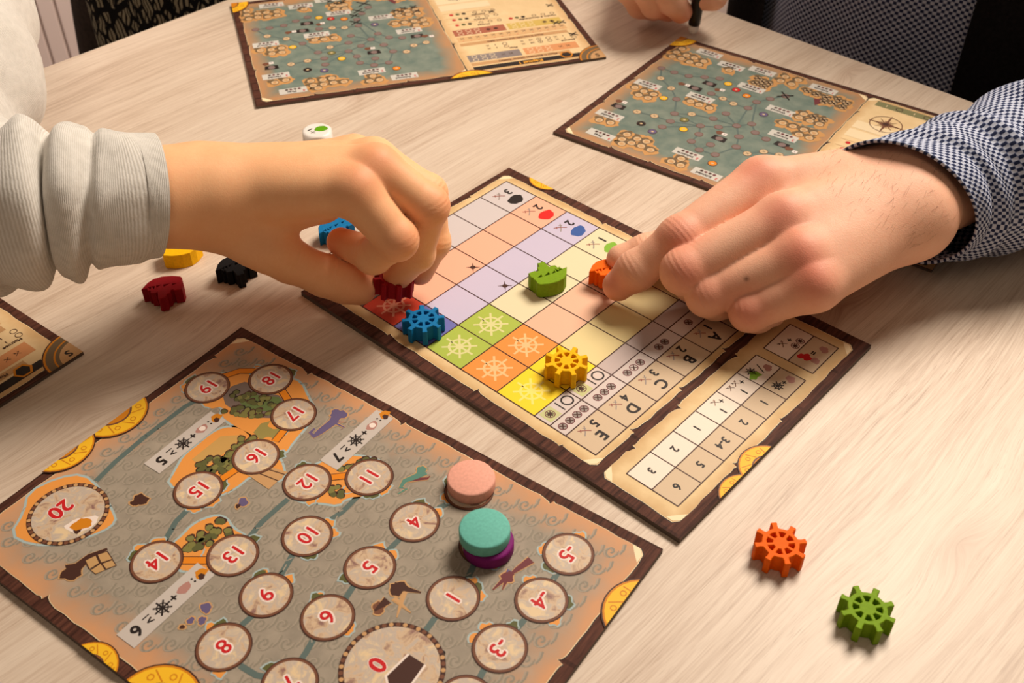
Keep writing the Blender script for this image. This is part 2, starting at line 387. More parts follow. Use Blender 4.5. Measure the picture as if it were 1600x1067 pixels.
parchment(cb, -4.6, 169.3, 130.4, 206.2, M_PAR2, 8, notches=((0, 0.3, 2.2), (0, 0.62, 2.4), (0, 0.85, 2.0), (2, 0.3, 2.4), (2, 0.55, 1.6)))
PALE = [ink('cell_grey', (205, 196, 196)), ink('cell_salmon', (238, 178, 150)), ink('cell_lilac', (198, 190, 214)), ink('cell_sand', (224, 214, 178)), ink('cell_peach', (230, 184, 156)), ink('cell_straw', (224, 206, 150))]
DEEP = [ink('deep_grey', (120, 112, 112)), ink('deep_red', (206, 68, 46)), ink('deep_blue', (110, 112, 176)), ink('deep_green', (170, 188, 78)), ink('deep_orange', (232, 146, 66)), ink('deep_yellow', (246, 214, 40))]
HUBS = [ink('icon_grey', (200, 190, 186)), ink('icon_rose', (234, 158, 128)), ink('icon_lilac', (190, 186, 214)), ink('icon_lime', (216, 212, 150)), ink('icon_sand', (238, 192, 136)), ink('icon_yellow', (246, 226, 120))]
BLOBC = [K_BLACK, ink('blob_red', (222, 34, 30)), K_BLUE, K_LIME]
K_STRIP = ink('strip_grey', (210, 196, 190)); K_STRIP2 = ink('strip_mauve', (192, 176, 172)); K_AE = ink('letter_tan', (206, 182, 152)); K_PAPER = ink('table_white', (236, 220, 204)); K_LIMEBOX = ink('lime_box', (196, 196, 140)); K_LINE = ink('grid_line', (66, 34, 28))
def cell(p, x0, x1, y0, y1, m, lay=4): p.poly([(x0, y0), (x1, y0), (x1, y1), (x0, y1)], m, lay)
for j in range(6):
    p = cb.pr()                                        # one printed column of the grid
    for i in range(6):
        deep = i == 5 or (i == 4 and j >= 3)
        cell(p, i*RV, (i+1)*RV, j*CU, (j+1)*CU, DEEP[j] if deep else PALE[j])
        if deep: p.wheel((i+.5)*RV, (j+.5)*CU, 8.0, HUBS[j], 5, 0, 0.13)
    y = (j+.5)*CU
    if j < 4:
        p.blob(9.5, y+4.6, 4.6, BLOBC[j], 5, 11+j, 26, 0.12, 0.8, 0.3); p.text('3221'[j], 7.0, y-3.2, 7, K_BLACK, 5); p.swords(13.4, y-4.0, 3.4, K_GREY, K_SWORD, 5)
    p.build('grid_column', cb.root)
p = cb.pr()
for i in range(6):
    cell(p, i*RV, (i+1)*RV, 128.4, 136.9, K_STRIP if i > 3 else K_STRIP2); cell(p, i*RV, (i+1)*RV, 136.9, 145.4, K_STRIP)
    cell(p, i*RV, (i+1)*RV, 145.4, 161.2, K_AE)
    xc = (i+.5)*RV
    if i >= 4:
        p.ring(xc-6.0, 132.6, 2.2, 3.0, K_BLACK, 5, 20); p.line([(xc-1.2, 129.6), (xc-1.2, 135.6)], 0.7, K_BLACK, 5); cell(p, xc+1.6, xc+8.6, 129.2, 136.1, K_LIMEBOX, 5)
        p.ring(xc+5.1, 132.6, 1.9, 2.3, K_MAROON, 6, 16); p.wheel(xc+5.1, 132.6, 1.7, K_BROWN, 6, 0, .3)
    n = (0, 1, 2, 3, 3, 4)[i]
    for k in range(n):
        xx = xc + (k-(n-1)/2)*4.6; p.ring(xx, 141.1, 1.7, 2.1, K_MAROON, 5, 16); p.line([(xx-1.1, 140), (xx+1.1, 142.2)], .6, K_BROWN, 5); p.line([(xx+1.1, 140), (xx-1.1, 142.2)], .6, K_BROWN, 5); p.disc(xx, 141.1, 1.7, K_GREY, 4.5, 12)
    p.text(' ABCDE'[i], xc, 156.2, 7.6, K_BLACK, 5) if i else p.text('0', xc, 156.2, 7.6, K_BLACK, 5)
    if i: p.text(str(i), xc-3.2, 149.6, 6.2, K_BLACK, 5); p.swords(xc+3.0, 149.4, 2.9, K_GREY, K_SWORD, 5)
p.build('letter_rows', cb.root)
p = cb.pr()
for y in [j*CU for j in range(7)] + [136.9, 145.4, 161.2]: p.line([(0, y), (6*RV, y)], 0.55, K_LINE, 6)
for i in range(7): p.line([(i*RV, 0), (i*RV, 161.2)], 0.55, K_LINE, 6)
for q in ((690, 390), (739, 418), (789, 447)):
    x, y = cb.L(*q); p.disc(x, y, 1.4, K_BROWN, 6, 8)
    for a in range(4): p.line([(x, y), (x+3.4*math.cos(a*PI/2+.8), y+3.4*math.sin(a*PI/2+.8))], .9, K_BROWN, 6, True)
p.build('grid_lines', cb.root)
p = cb.pr()                                             # score table on the strip
TX = [29.0 + i*15.7 for i in range(7)]; TY = (176.4, 188.8, 201.2)
for i in range(6):
    cell(p, TX[i], TX[i+1], TY[0], TY[1], K_PAPER); cell(p, TX[i], TX[i+1], TY[1], TY[2], K_AE); xc = (TX[i]+TX[i+1])/2
    if i:
        p.text(('1', '1', '1', '2', '3')[i-1], xc, 185.2 if i < 3 else 182.8, 5.0, K_BLACK, 5)
        p.text(('1', '2', '3-4', '5', '6')[i-1], xc, 195.2, 5.2, K_BLACK, 5)
        for k in range((0, 2, 1, 0, 0, 0)[i]): p.swords(xc-1.6+k*3.8, 179.6, 1.9, K_RIM, K_BROWN, 5)
        if i < 3: p.line([(xc-5.6, 181.2), (xc-3.2, 181.2)], .6, K_BLACK, 5); p.line([(xc-4.4, 180), (xc-4.4, 182.4)], .6, K_BLACK, 5)
    else:
        p.blob(xc+4, 183, 2.6, K_LIME, 5, 4, 16, .4); p.wheel(xc+3, 186.4-5.8, 2.6, K_BLACK, 5, 0, .2); p.blob(xc-4, 184.6, 2.0, K_SNAIL, 5, 2); p.line([(xc-2.6, 180), (xc-.2, 185)], .5, K_BLACK, 5)
        p.wheel(xc+3.0, 194, 2.8, K_BLACK, 5, 0, .2); p.blob(xc-4.2, 196, 2.1, K_SNAIL, 5, 2); p.text('+', xc-.6, 195, 4, K_BLACK, 5)
cell(p, 0.8, 23.0, TY[0], TY[1], K_PAPER); cell(p, 0.8, 23.0, TY[1], TY[2], K_AE)
p.swords(15, 181, 2.4, K_RIM, K_BROWN, 5); p.text('+', 10.5, 182, 4.2, K_BLACK, 5)
for k in range(2): p.ring(8-k*0+k*4.2, 186, 1.6, 2.0, K_MAROON, 5, 14); p.wheel(8+k*4.2, 186, 1.4, K_BROWN, 5, 0, .3)
p.blob(15.8, 193, 2.6, K_RED, 5, 5, 16, .4); p.text('=', 11, 194.5, 4.6, K_BLACK, 5); p.blob(6, 197, 2.1, K_SNAIL, 5, 2); p.blob(15, 197.6, 2.1, K_SNAIL, 5, 6)
for y in TY: p.line([(TX[0], y), (TX[6], y)], .5, K_LINE, 6); p.line([(.8, y), (23, y)], .5, K_LINE, 6)
for x in TX: p.line([(x, TY[0]), (x, TY[2])], .5, K_LINE, 6)
for x in (.8, 23.0): p.line([(x, TY[0]), (x, TY[2])], .5, K_LINE, 6)
p.build('score_table', cb.root)
for k, (x, y, r) in enumerate(((-17.0, 15.5, 11.0), (83.0, 216.5, 12.0), (101, 217.5, 10.5))):
    if k == 0: x, y = -17.6, 15.5
    p = cb.pr(True); coin(p, x, y, r, 8+k, k); p.build('coin_print', cb.root)
# ================================================================== track board: numbered sea chart
tb = axis_board('track_board', 'dark wood framed sea chart board with red numbered circles and islands', (377, 511), math.radians(-125.0), (0, 0, 149.5, 219), 2.5)
M_SEA, t_ = parchment_mat('print_sea_chart', 4.5, 145, 4.5, 214.5, (144, 134, 120), (164, 152, 136), (206, 150, 106), 15, 0.95)
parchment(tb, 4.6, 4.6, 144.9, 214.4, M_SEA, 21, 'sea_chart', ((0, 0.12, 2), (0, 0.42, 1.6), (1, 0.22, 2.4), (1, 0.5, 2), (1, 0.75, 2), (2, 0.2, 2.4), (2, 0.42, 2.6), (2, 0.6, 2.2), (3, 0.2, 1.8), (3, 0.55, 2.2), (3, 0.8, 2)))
p = tb.pr(); K_WAVE = ink('wave_line', (141, 132, 117)); K_WAVE2 = ink('wave_light', (162, 150, 134)); rd = random.Random(4)
yy = 12.0; row = 0
while yy < 207:
    xx = 12.0 + (row % 2)*4.6
    while xx < 138:
        P = [(xx + (0.4+2.9*k/15)*math.cos(0.56*k), yy + (0.3+2.3*k/15)*math.sin(0.56*k)) for k in range(16)] + [(xx-.6, yy+3.4), (xx-3.2, yy+3.6), (xx-5.8, yy+2.8)]
        p.line(P, 0.75, K_WAVE, 4); p.line([(a_+.5, b_-.6) for a_, b_ in P[4:]], 0.45, K_WAVE2, 4.4); xx += 9.2
    yy += 6.4; row += 1
p.build('wave_curls', tb.root, 'stuff')
def isle(pts, name='island'):
    P = [tb.L(*q) for q in pts]; c = np.mean(np.array(P), 0); P2 = []
    for i in range(len(P)):                             # rounded by one Chaikin cut
        a, b = np.array(P[i]), np.array(P[(i+1) % len(P)]); P2 += [tuple(a*.75+b*.25), tuple(a*.25+b*.75)]
    q = tb.pr(); q.poly(grow(P2, 1.1), K_SKY, 5); q.poly(P2, K_ORANGE, 6); return q
def bushes(q, pts, r, seed, lay=7, n=1.0):
    rd = random.Random(seed); P = [np.array(tb.L(*a)) for a in pts]
    for a, b in zip(P[:-1], P[1:]):
        k = max(3, int(np.linalg.norm(b-a)/(r*0.62)))
        for i in range(k):
            for _ in range(2):
                c = a + (b-a)*(i/k) + np.array([rd.uniform(-r, r), rd.uniform(-r, r)])*1.1
                q.blob(c[0], c[1], r*.62, K_BLACK if rd.random() < .2 else K_BROWN, lay, rd.randint(0, 99), 12, .15)
                q.blob(c[0]+.25, c[1]+.2, r*.48, rd.choice((K_GREEN, K_GREEN2)), lay+1, rd.randint(0, 99), 12, .15)
q = isle([(300, 600), (330, 585), (395, 580), (400, 570), (412, 575), (450, 590), (470, 598), (480, 620), (492, 640), (480, 665), (458, 690), (445, 710), (425, 705), (395, 680), (365, 665), (345, 650), (350, 635), (325, 640), (308, 620)])
q.poly([tb.L(*a) for a in ((348, 618), (362, 604), (382, 597), (396, 600), (402, 612), (436, 618), (455, 640), (440, 654), (400, 653), (366, 642), (352, 632))], ink('hill_mauve', (118, 102, 94)), 6.6)
q.poly([tb.L(*a) for a in ((372, 626), (398, 617), (436, 621), (448, 638), (428, 644), (384, 640))], ink('hill_green', (98, 116, 66)), 6.8); q.poly([tb.L(*a) for a in ((396, 676), (408, 662), (432, 656), (448, 668), (434, 690), (408, 690))], ink('field_olive', (150, 136, 76)), 6.6); bushes(q, [(355, 640), (400, 645), (440, 635)], 2.6, 1); bushes(q, [(365, 620), (425, 625)], 2.6, 9); q.build('island', tb.root)
q = isle([(262, 758), (275, 735), (288, 712), (310, 695), (330, 678), (350, 668), (375, 668), (395, 685), (425, 700), (440, 722), (445, 745), (430, 755), (395, 740), (365, 765), (340, 775), (300, 768)])
q.poly([tb.L(*a) for a in ((300, 718), (345, 682), (380, 680), (362, 700), (318, 732))], ink('field_sand', (196, 154, 88)), 6.6); bushes(q, [(390, 685), (350, 712), (310, 738)], 3.0, 2); bushes(q, [(372, 712), (320, 748)], 3.0, 12); bushes(q, [(380, 700), (350, 725)], 2.8, 5); P_ = [tb.L(*a) for a in ((380, 738), (395, 722), (450, 738), (420, 765))]; q.poly(P_, K_TAN, 8); q.line([tb.L(392, 735), tb.L(435, 752)], .5, K_BROWN, 9); q.line([tb.L(400, 728), tb.L(445, 742)], .5, K_BROWN, 9); q.build('island', tb.root)
q = isle([(270, 850), (285, 838), (300, 822), (318, 812), (340, 806), (355, 812), (362, 826), (385, 838), (395, 860), (380, 885), (330, 895), (270, 890)])
bushes(q, [(350, 822), (315, 840), (288, 858)], 3.0, 7); bushes(q, [(345, 835), (305, 855)], 2.8, 8); q.build('island', tb.root)
q = isle([(448, 768), (470, 735), (500, 725), (520, 712), (560, 712), (600, 722), (600, 760), (575, 775), (540, 778), (530, 790), (500, 785), (470, 785)])
bushes(q, [(575, 725), (540, 735)], 2.8, 4); bushes(q, [(520, 765), (545, 770)], 2.6, 6); q.build('island', tb.root)
q = isle([(18, 835), (40, 800), (45, 770), (90, 748), (130, 742), (155, 765), (175, 800), (180, 815), (160, 830), (100, 850), (50, 850)]); q.build('island', tb.root)
q = isle([(545, 1040), (590, 1005), (640, 995), (675, 1010), (690, 1040), (680, 1075), (600, 1110), (545, 1090)]); bushes(q, [(670, 1015), (690, 1050)], 2.4, 3); q.build('island', tb.root)
p = tb.pr()
for R_ in ([(318, 620), (290, 635), (230, 680), (180, 722), (150, 752)], [(300, 790), (275, 815), (255, 850)], [(385, 845), (410, 815), (450, 780)], [(565, 770), (535, 800), (505, 820)], [(460, 862), (445, 888), (435, 905)], [(395, 962), (380, 975), (370, 985)], [(375, 1040), (400, 1055), (425, 1060)], [(495, 990), (478, 1020), (468, 1035)], [(555, 912), (540, 935)], [(625, 842), (605, 862)], [(705, 785), (672, 800)], [(742, 880), (730, 905)], [(680, 965), (655, 1000)], [(873, 893), (860, 912)], [(820, 968), (805, 985)], [(760, 1040), (745, 1067)]):
    p = tb.pr(); p.line([tb.L(*a) for a in R_], 2.3, K_ROUTE, 5); p.build('route_line', tb.root)
p = tb.pr(); K_BRIDGE = ink('bridge_orange', (226, 132, 28))
for R_ in ([(345, 590), (375, 580), (398, 580)], [(440, 610), (452, 628)], [(448, 668), (430, 690)], [(375, 730), (345, 750)], [(270, 876), (340, 876)], [(505, 748), (555, 742)]):
    p = tb.pr(); p.line([tb.L(*a) for a in R_], 3.6, K_BROWN, 8); p.line([tb.L(*a) for a in R_], 2.9, K_BRIDGE, 9); p.build('bridge_print', tb.root)
def marble():
    m = mat('print_disc_marble', (190, 170, 150), 0.42); t = NT(m); n = t.noise(t.coord(), 170, 5, 0.6, 0.6)
    t.color(t.ramp(n, [(0.32, (140, 104, 96)), (0.44, (206, 178, 146)), (0.52, (186, 172, 160)), (0.64, (222, 196, 156))])); return m
M_MARB = marble(); K_HALO = ink('number_halo', (234, 218, 208))
NUMS = [('18', 423, 593), ('19', 324, 606), ('17', 459, 648), ('16', 400, 714), ('15', 310, 766), ('14', 245, 878), ('13', 364, 868), ('12', 480, 754), ('11', 577, 746), ('10', 480, 838), ('4', 648, 816), ('5', 578, 887), ('9', 416, 930), ('6', 512, 965), ('8', 350, 1011), ('7', 453, 1068), ('1', 708, 935), ('-5', 888, 866), ('-4', 846, 938), ('-3', 781, 1013), ('3', 733, 768), ('2', 757, 852), ('-2', 727, 1096)]
for k, (s, x, y) in enumerate(NUMS):
    p = tb.pr(); cx, cy = tb.L(x, y); rd = random.Random(k)
    for i in range(3):
        a = rd.uniform(0, 6.28); p.blob(cx+9.0*math.cos(a), cy+9.0*math.sin(a), 3.0, K_SKY, 6, k+i, 14, .3); p.blob(cx+8.8*math.cos(a), cy+8.8*math.sin(a), 2.5, K_ORANGE if i < 2 else K_GREEN, 7, k+i, 14, .3)
    p.disc(cx, cy, 9.7, K_BROWN, 10); p.disc(cx, cy, 9.3, K_RIM, 11); p.disc(cx, cy, 8.4, M_MARB, 12)
    d = p.build('number_disc', tb.root)
    p = tb.pr(); p.text(s, cx, cy, 8.4, K_HALO, 12.9, bold=0)
    for a in range(8): p.text(s, cx+.85*math.cos(a*PI/4), cy+.85*math.sin(a*PI/4), 8.4, K_HALO, 13+a*.09, bold=0)
    p.text(s, cx, cy, 8.4, K_RED, 14.5, bold=.018); p.build('numeral', d)
for s, x, y, r, nx, ny in (('20', 107, 803, 15.2, 95, 797), ('0', 613, 1045, 18.0, 590, 1040)):
    p = tb.pr(); cx, cy = tb.L(x, y); p.disc(cx, cy, r, K_BROWN, 10, 40)
    for i in range(44): a = i*2*PI/44; p.disc(cx+(r-.9)*math.cos(a), cy+(r-.9)*math.sin(a), .85, K_TAN if i % 2 else K_RIM, 11, 8)
    p.disc(cx, cy, r-1.8, M_MARB, 12, 40); hx, hy = tb.L(*((128, 820) if s == '20' else (625, 1062)))
    if s == '20':
        p.blob(hx, hy, 5.4, K_HALO, 12.5, 3, 20, .2, 0.7, -.6); p.blob(hx, hy, 3.6, K_GOLD2, 13, 4, 20, .2, .8, -.6); p.disc(hx, hy, 1.5, K_GOLD, 13.5, 10); p.blob(hx+2.6, hy+1, 1.6, K_BROWN, 13.6, 1)
    else:
        p.poly([(hx-9, hy-4), (hx+2, hy-5), (hx+6, hy), (hx+2, hy+5), (hx-9, hy+4)], K_HALO, 12.5); p.poly([(hx-9, hy-3.2), (hx+1.6, hy-4.2), (hx+5, hy), (hx+1.6, hy+4.2), (hx-9, hy+3.2)], K_BROWN, 13)
    d = p.build('number_disc', tb.root); p = tb.pr(); nx, ny = tb.L(nx, ny)
    for a in range(8): p.text(s, nx+.6*math.cos(a*PI/4), ny+.6*math.sin(a*PI/4), 9, K_HALO, 14+a*.09, bold=0)
    p.text(s, nx, ny, 9, K_RED, 15.5); p.build('numeral', d)
K_LABEL = ink('label_strip', (196, 186, 178))
for s, a, b in (('5', (253, 721), (327, 661)), ('7', (526, 715), (590, 659)), ('6', (212, 985), (308, 905))):
    p = tb.pr(); A, B = np.array(tb.L(*a)), np.array(tb.L(*b)); 
    cx = (A+B)/2; Lh = np.linalg.norm(A-B)/2 + 5; p.poly([(cx[0]-Lh, cx[1]-4.6), (cx[0]+Lh, cx[1]-4.6), (cx[0]+Lh, cx[1]+4.6), (cx[0]-Lh, cx[1]+4.6)], K_LABEL, 9.3)
    x1 = cx[0]+Lh; y = cx[1]
    p.text(s, x1-5.0, y, 7.0, K_BLACK, 9.6); p.text('>', x1-10.5, y+.5, 4.6, K_BLACK, 9.6); p.line([(x1-12, y-1.9), (x1-9, y-1.9)], .5, K_BLACK, 9.6); p.wheel(x1-16.5, y, 3.4, K_BLACK, 9.6, 0, .2)
    p.text('+', x1-21.6, y, 5, K_BLACK, 9.6); p.blob(x1-26.5, y, 2.6, K_SNAIL, 9.6, 3, 16, .2, .8); p.disc(x1-26.8, y, 1.4, K_HALO, 9.8, 10); p.text(':', x1-30.8, y, 5, K_BLACK, 9.6); p.blob(x1-34.5, y, 2.2, K_GOLD2, 9.6, 8); p.blob(x1-33.6, y+1.2, 1.3, K_BROWN, 9.8, 2)
    p.build('label_strip', tb.root)
K_SAIL = ink('sail_tan', (190, 150, 100))
def creature(name, strokes, blobs=()):
    p = tb.pr()
    for off, mm_, lay in ((0.9, K_TAN, 6), (0.0, None, 7)):
        for pts, wd, m in strokes: p.line([tb.L(*a) for a in pts], wd + off, mm_ or m, lay, True)
        for (x, y), r, m in blobs: cx, cy = tb.L(x, y); p.blob(cx, cy, r + off*.6, mm_ or m, lay+.3, int(x), 16, .25)
    p.build(name, tb.root)
creature('squid_print', [([(530, 645), (520, 660), (500, 675), (490, 682), (485, 676), (492, 670)], 4.5, K_PURPLE), ([(525, 662), (538, 668), (532, 672)], 1.0, K_PURPLE), ([(525, 660), (542, 660)], 1.0, K_PURPLE)], [((529, 648), 3.2, K_PURPLE)])
creature('sea_serpent_print', [([(665, 738), (650, 745), (632, 752), (626, 762), (636, 764), (622, 772)], 3.2, K_TEAL), ([(640, 750), (668, 748), (672, 744)], 2.0, K_MAROON), ([(655, 735), (670, 733)], 1.6, K_TEAL)], [((658, 735), 2.0, K_TEAL)])
creature('harpy_print', [([(830, 875), (808, 890), (795, 900)], 3.2, K_MAROON), ([(800, 895), (785, 908), (770, 922)], 2.6, K_MAROON), ([(792, 905), (785, 922)], 1.6, K_MAROON), ([(798, 892), (788, 905)], 3.0, K_PURPLE)], [((793, 902), 2.2, K_MAROON)])
creature('wreck_print', [([(615, 915), (640, 922), (658, 926)], 3.0, K_BROWN), ([(632, 925), (620, 965)], 1.4, K_TAN), ([(615, 935), (642, 958)], 1.4, K_TAN), ([(606, 938), (585, 955)], 3.6, K_BROWN)], [((622, 920), 3.0, K_BROWN), ((592, 950), 2.4, K_RIM)])
creature('galleon_print', [([(104, 892), (122, 886), (140, 870), (168, 858)], 5.6, K_BROWN)], [((112, 896), 3.4, K_BROWN)])
p = tb.pr()
for P_ in (((133, 876), (150, 868), (156, 880), (140, 890)), ((152, 867), (168, 862), (176, 874), (158, 880)), ((142, 891), (157, 881), (164, 891), (150, 897)), ((159, 881), (176, 875), (182, 884), (166, 890))): p.poly([tb.L(*a) for a in P_], K_SAIL, 8); p.line([tb.L(*a) for a in P_] + [tb.L(*P_[0])], .45, K_BROWN, 8.5)
p.build('galleon_sails', tb.root)
creature('rock_print', [], [((380, 785), 2.0, K_PURPLE), ((372, 791), 1.0, K_BROWN)])
creature('rock_print', [], [((220, 781), 2.8, K_BROWN), ((211, 786), 1.6, K_BROWN)])
creature('rock_print', [], [((322, 950), 2.0, K_PURPLE), ((316, 970), 1.5, K_PURPLE), ((298, 970), 1.3, K_PURPLE), ((285, 980), .9, K_BROWN)])
for k, (x, y, r, dx, dy) in enumerate(((184, 650, 14.5, 0, -3.5), (104, 706, 13.5, 0, -4), (160, 1025, 10.5, 6.5, 0), (262, 1085, 15, 5.5, 0), (1000, 957, 14.5, 0, 1.5))):
    p = tb.pr(True); cx, cy = tb.L(x, y); coin(p, cx+dx, cy+dy, r, 16+4*(k % 2), k); p.build('coin_print', tb.root)
# ================================================================== three identical map sheets
SW, SH = 223.6, 151.0
M_MAP, _ = parchment_mat('print_map_sea', -132, -4.5, -146, -4.5, (98, 116, 108), (128, 138, 126), (186, 136, 92), 12, 0.9)
M_PARM, _ = parchment_mat('print_map_parchment', -219, -134, -147, -6, (224, 194, 146), (232, 204, 158), (196, 150, 96), 6, 0.6)
K_NODE = ink('node_grey', (128, 108, 104)); K_LABW = ink('map_label', (200, 196, 188)); K_ISL = ink('isle_tan', (196, 146, 90)); K_ISLD = ink('isle_dark', (112, 92, 66)); K_SPOT = ink('spot_cream', (206, 178, 140))
def zb(x, y): return (860 + x/4.2667, 40 + y/4.2667)
def zc(x, y): return (1140 + x/4.706, 80 + y/4.706)
def za(x, y): return (650 + x/4.0, y/4.0)
TRO, TRA = (864, 206), math.radians(144.1)
TLO, TLA = (400, 167), math.radians(196.7)
def sheet_frame(O, a):
    o = at(O[0], O[1], 1.5)[:2]; ex = np.array([math.cos(a), math.sin(a)]); ey = np.array([-ex[1], ex[0]])
    return lambda q: (float((at(q[0], q[1], 1.5)[:2]-o) @ ex), float((at(q[0], q[1], 1.5)[:2]-o) @ ey))
LR, LT = sheet_frame(TRO, TRA), sheet_frame(TLO, TLA)
ND = [zb(*a) for a in ((740, 285), (825, 313), (922, 338), (1028, 345), (1128, 355), (735, 353), (805, 420), (840, 492), (827, 588), (942, 592), (578, 576), (693, 604), (800, 640), (745, 677), (1000, 670), (1120, 678), (1242, 670), (1085, 622), (1170, 588), (1072, 455), (1150, 488), (1220, 522), (990, 726), (940, 773), (1067, 795), (992, 830), (1098, 862), (1240, 810), (1255, 742))] + \
     [zc(*a) for a in ((198, 375), (298, 352), (410, 332), (135, 420), (162, 537), (188, 600), (268, 648), (48, 705), (70, 630), (130, 755), (250, 740), (365, 765))]
EDG = [(0, 1), (1, 2), (2, 3), (3, 4), (0, 5), (5, 6), (6, 7), (7, 8), (8, 9), (9, 17), (17, 16), (10, 11), (11, 12), (12, 14), (13, 14), (14, 15), (15, 16), (14, 22), (22, 23), (23, 25), (25, 24), (25, 26), (26, 27), (27, 28), (28, 16), (8, 14), (18, 16), (19, 20), (20, 21), (21, 32), (29, 32), (29, 30), (30, 31), (16, 32), (16, 33), (33, 34), (34, 35), (27, 36), (36, 38), (38, 39), (39, 40), (29, 33)]
XN = {5, 6, 9, 10, 11, 20, 21, 38, 39, 40}
CN = [(zb(755, 485), K_GOLD), (zb(1184, 390), K_GOLD), (zb(887, 693), K_GOLD), (zb(893, 630), K_GREEN2), (zb(605, 655), K_BLACK), (zb(680, 708), K_PURPLE), (zb(1238, 430), K_RED), (zb(1080, 920), K_BRIDGE), (zc(125, 330), K_BRIDGE), (zc(250, 467), K_PURPLE)]
BR = [zb(965, 420), zb(1062, 390), zb(455, 540), zb(1125, 755), zc(385, 690)]
DI = [zb(915, 400), zb(1147, 432), zb(495, 514), zb(1160, 727), zc(478, 742)]; FL = [zb(875, 390), zb(1118, 430), zb(460, 505), zb(1130, 715), zc(435, 718)]
IS = [[zb(*a) for a in l] for l in (((877, 157), (840, 180), (812, 208), (872, 222), (907, 200), (960, 218), (928, 245), (1023, 240), (990, 262)), ((563, 415), (623, 440), (588, 465), (688, 460), (650, 485)), ((325, 632), (400, 650)), ((510, 728), (478, 760), (580, 757), (640, 775), (540, 785), (605, 805), (668, 832), (475, 790)), ((805, 908), (872, 890), (868, 933)), ((935, 507), (990, 530), (1060, 552)), ((1190, 300),))] + \
     [[zc(*a) for a in l] for l in (((215, 205), (190, 240), (245, 230), (290, 240), (250, 265)), ((410, 190), (375, 220), (455, 245), (505, 215)), ((572, 295), (640, 320), (710, 345), (690, 375), (760, 385), (800, 360), (860, 385), (830, 415)), ((545, 465), (510, 490), (620, 487), (690, 510), (590, 515), (660, 540)), ((390, 530), (465, 555), (545, 580), (620, 605), (510, 615), (585, 640)))]
LB = [(zb(1060, 188), 'Diamant 2'), (zb(1205, 272), 'Matrose 2'), (zb(650, 395), 'Admiral 4'), (zb(395, 598), 'Handel 2'), (zb(335, 728), 'Pirat 4'), (zb(1000, 482), 'Matrose 1'), (zb(915, 858), 'Industrie 2'), (zb(1040, 992), 'Schmied 2'), (zc(240, 150), 'Werft 1'), (zc(160, 272), 'Matrose 1'), (zc(690, 282), 'Kolonie 1'), (zc(375, 440), 'Wutrad 1'), (zc(395, 625), 'Kranich 2')]
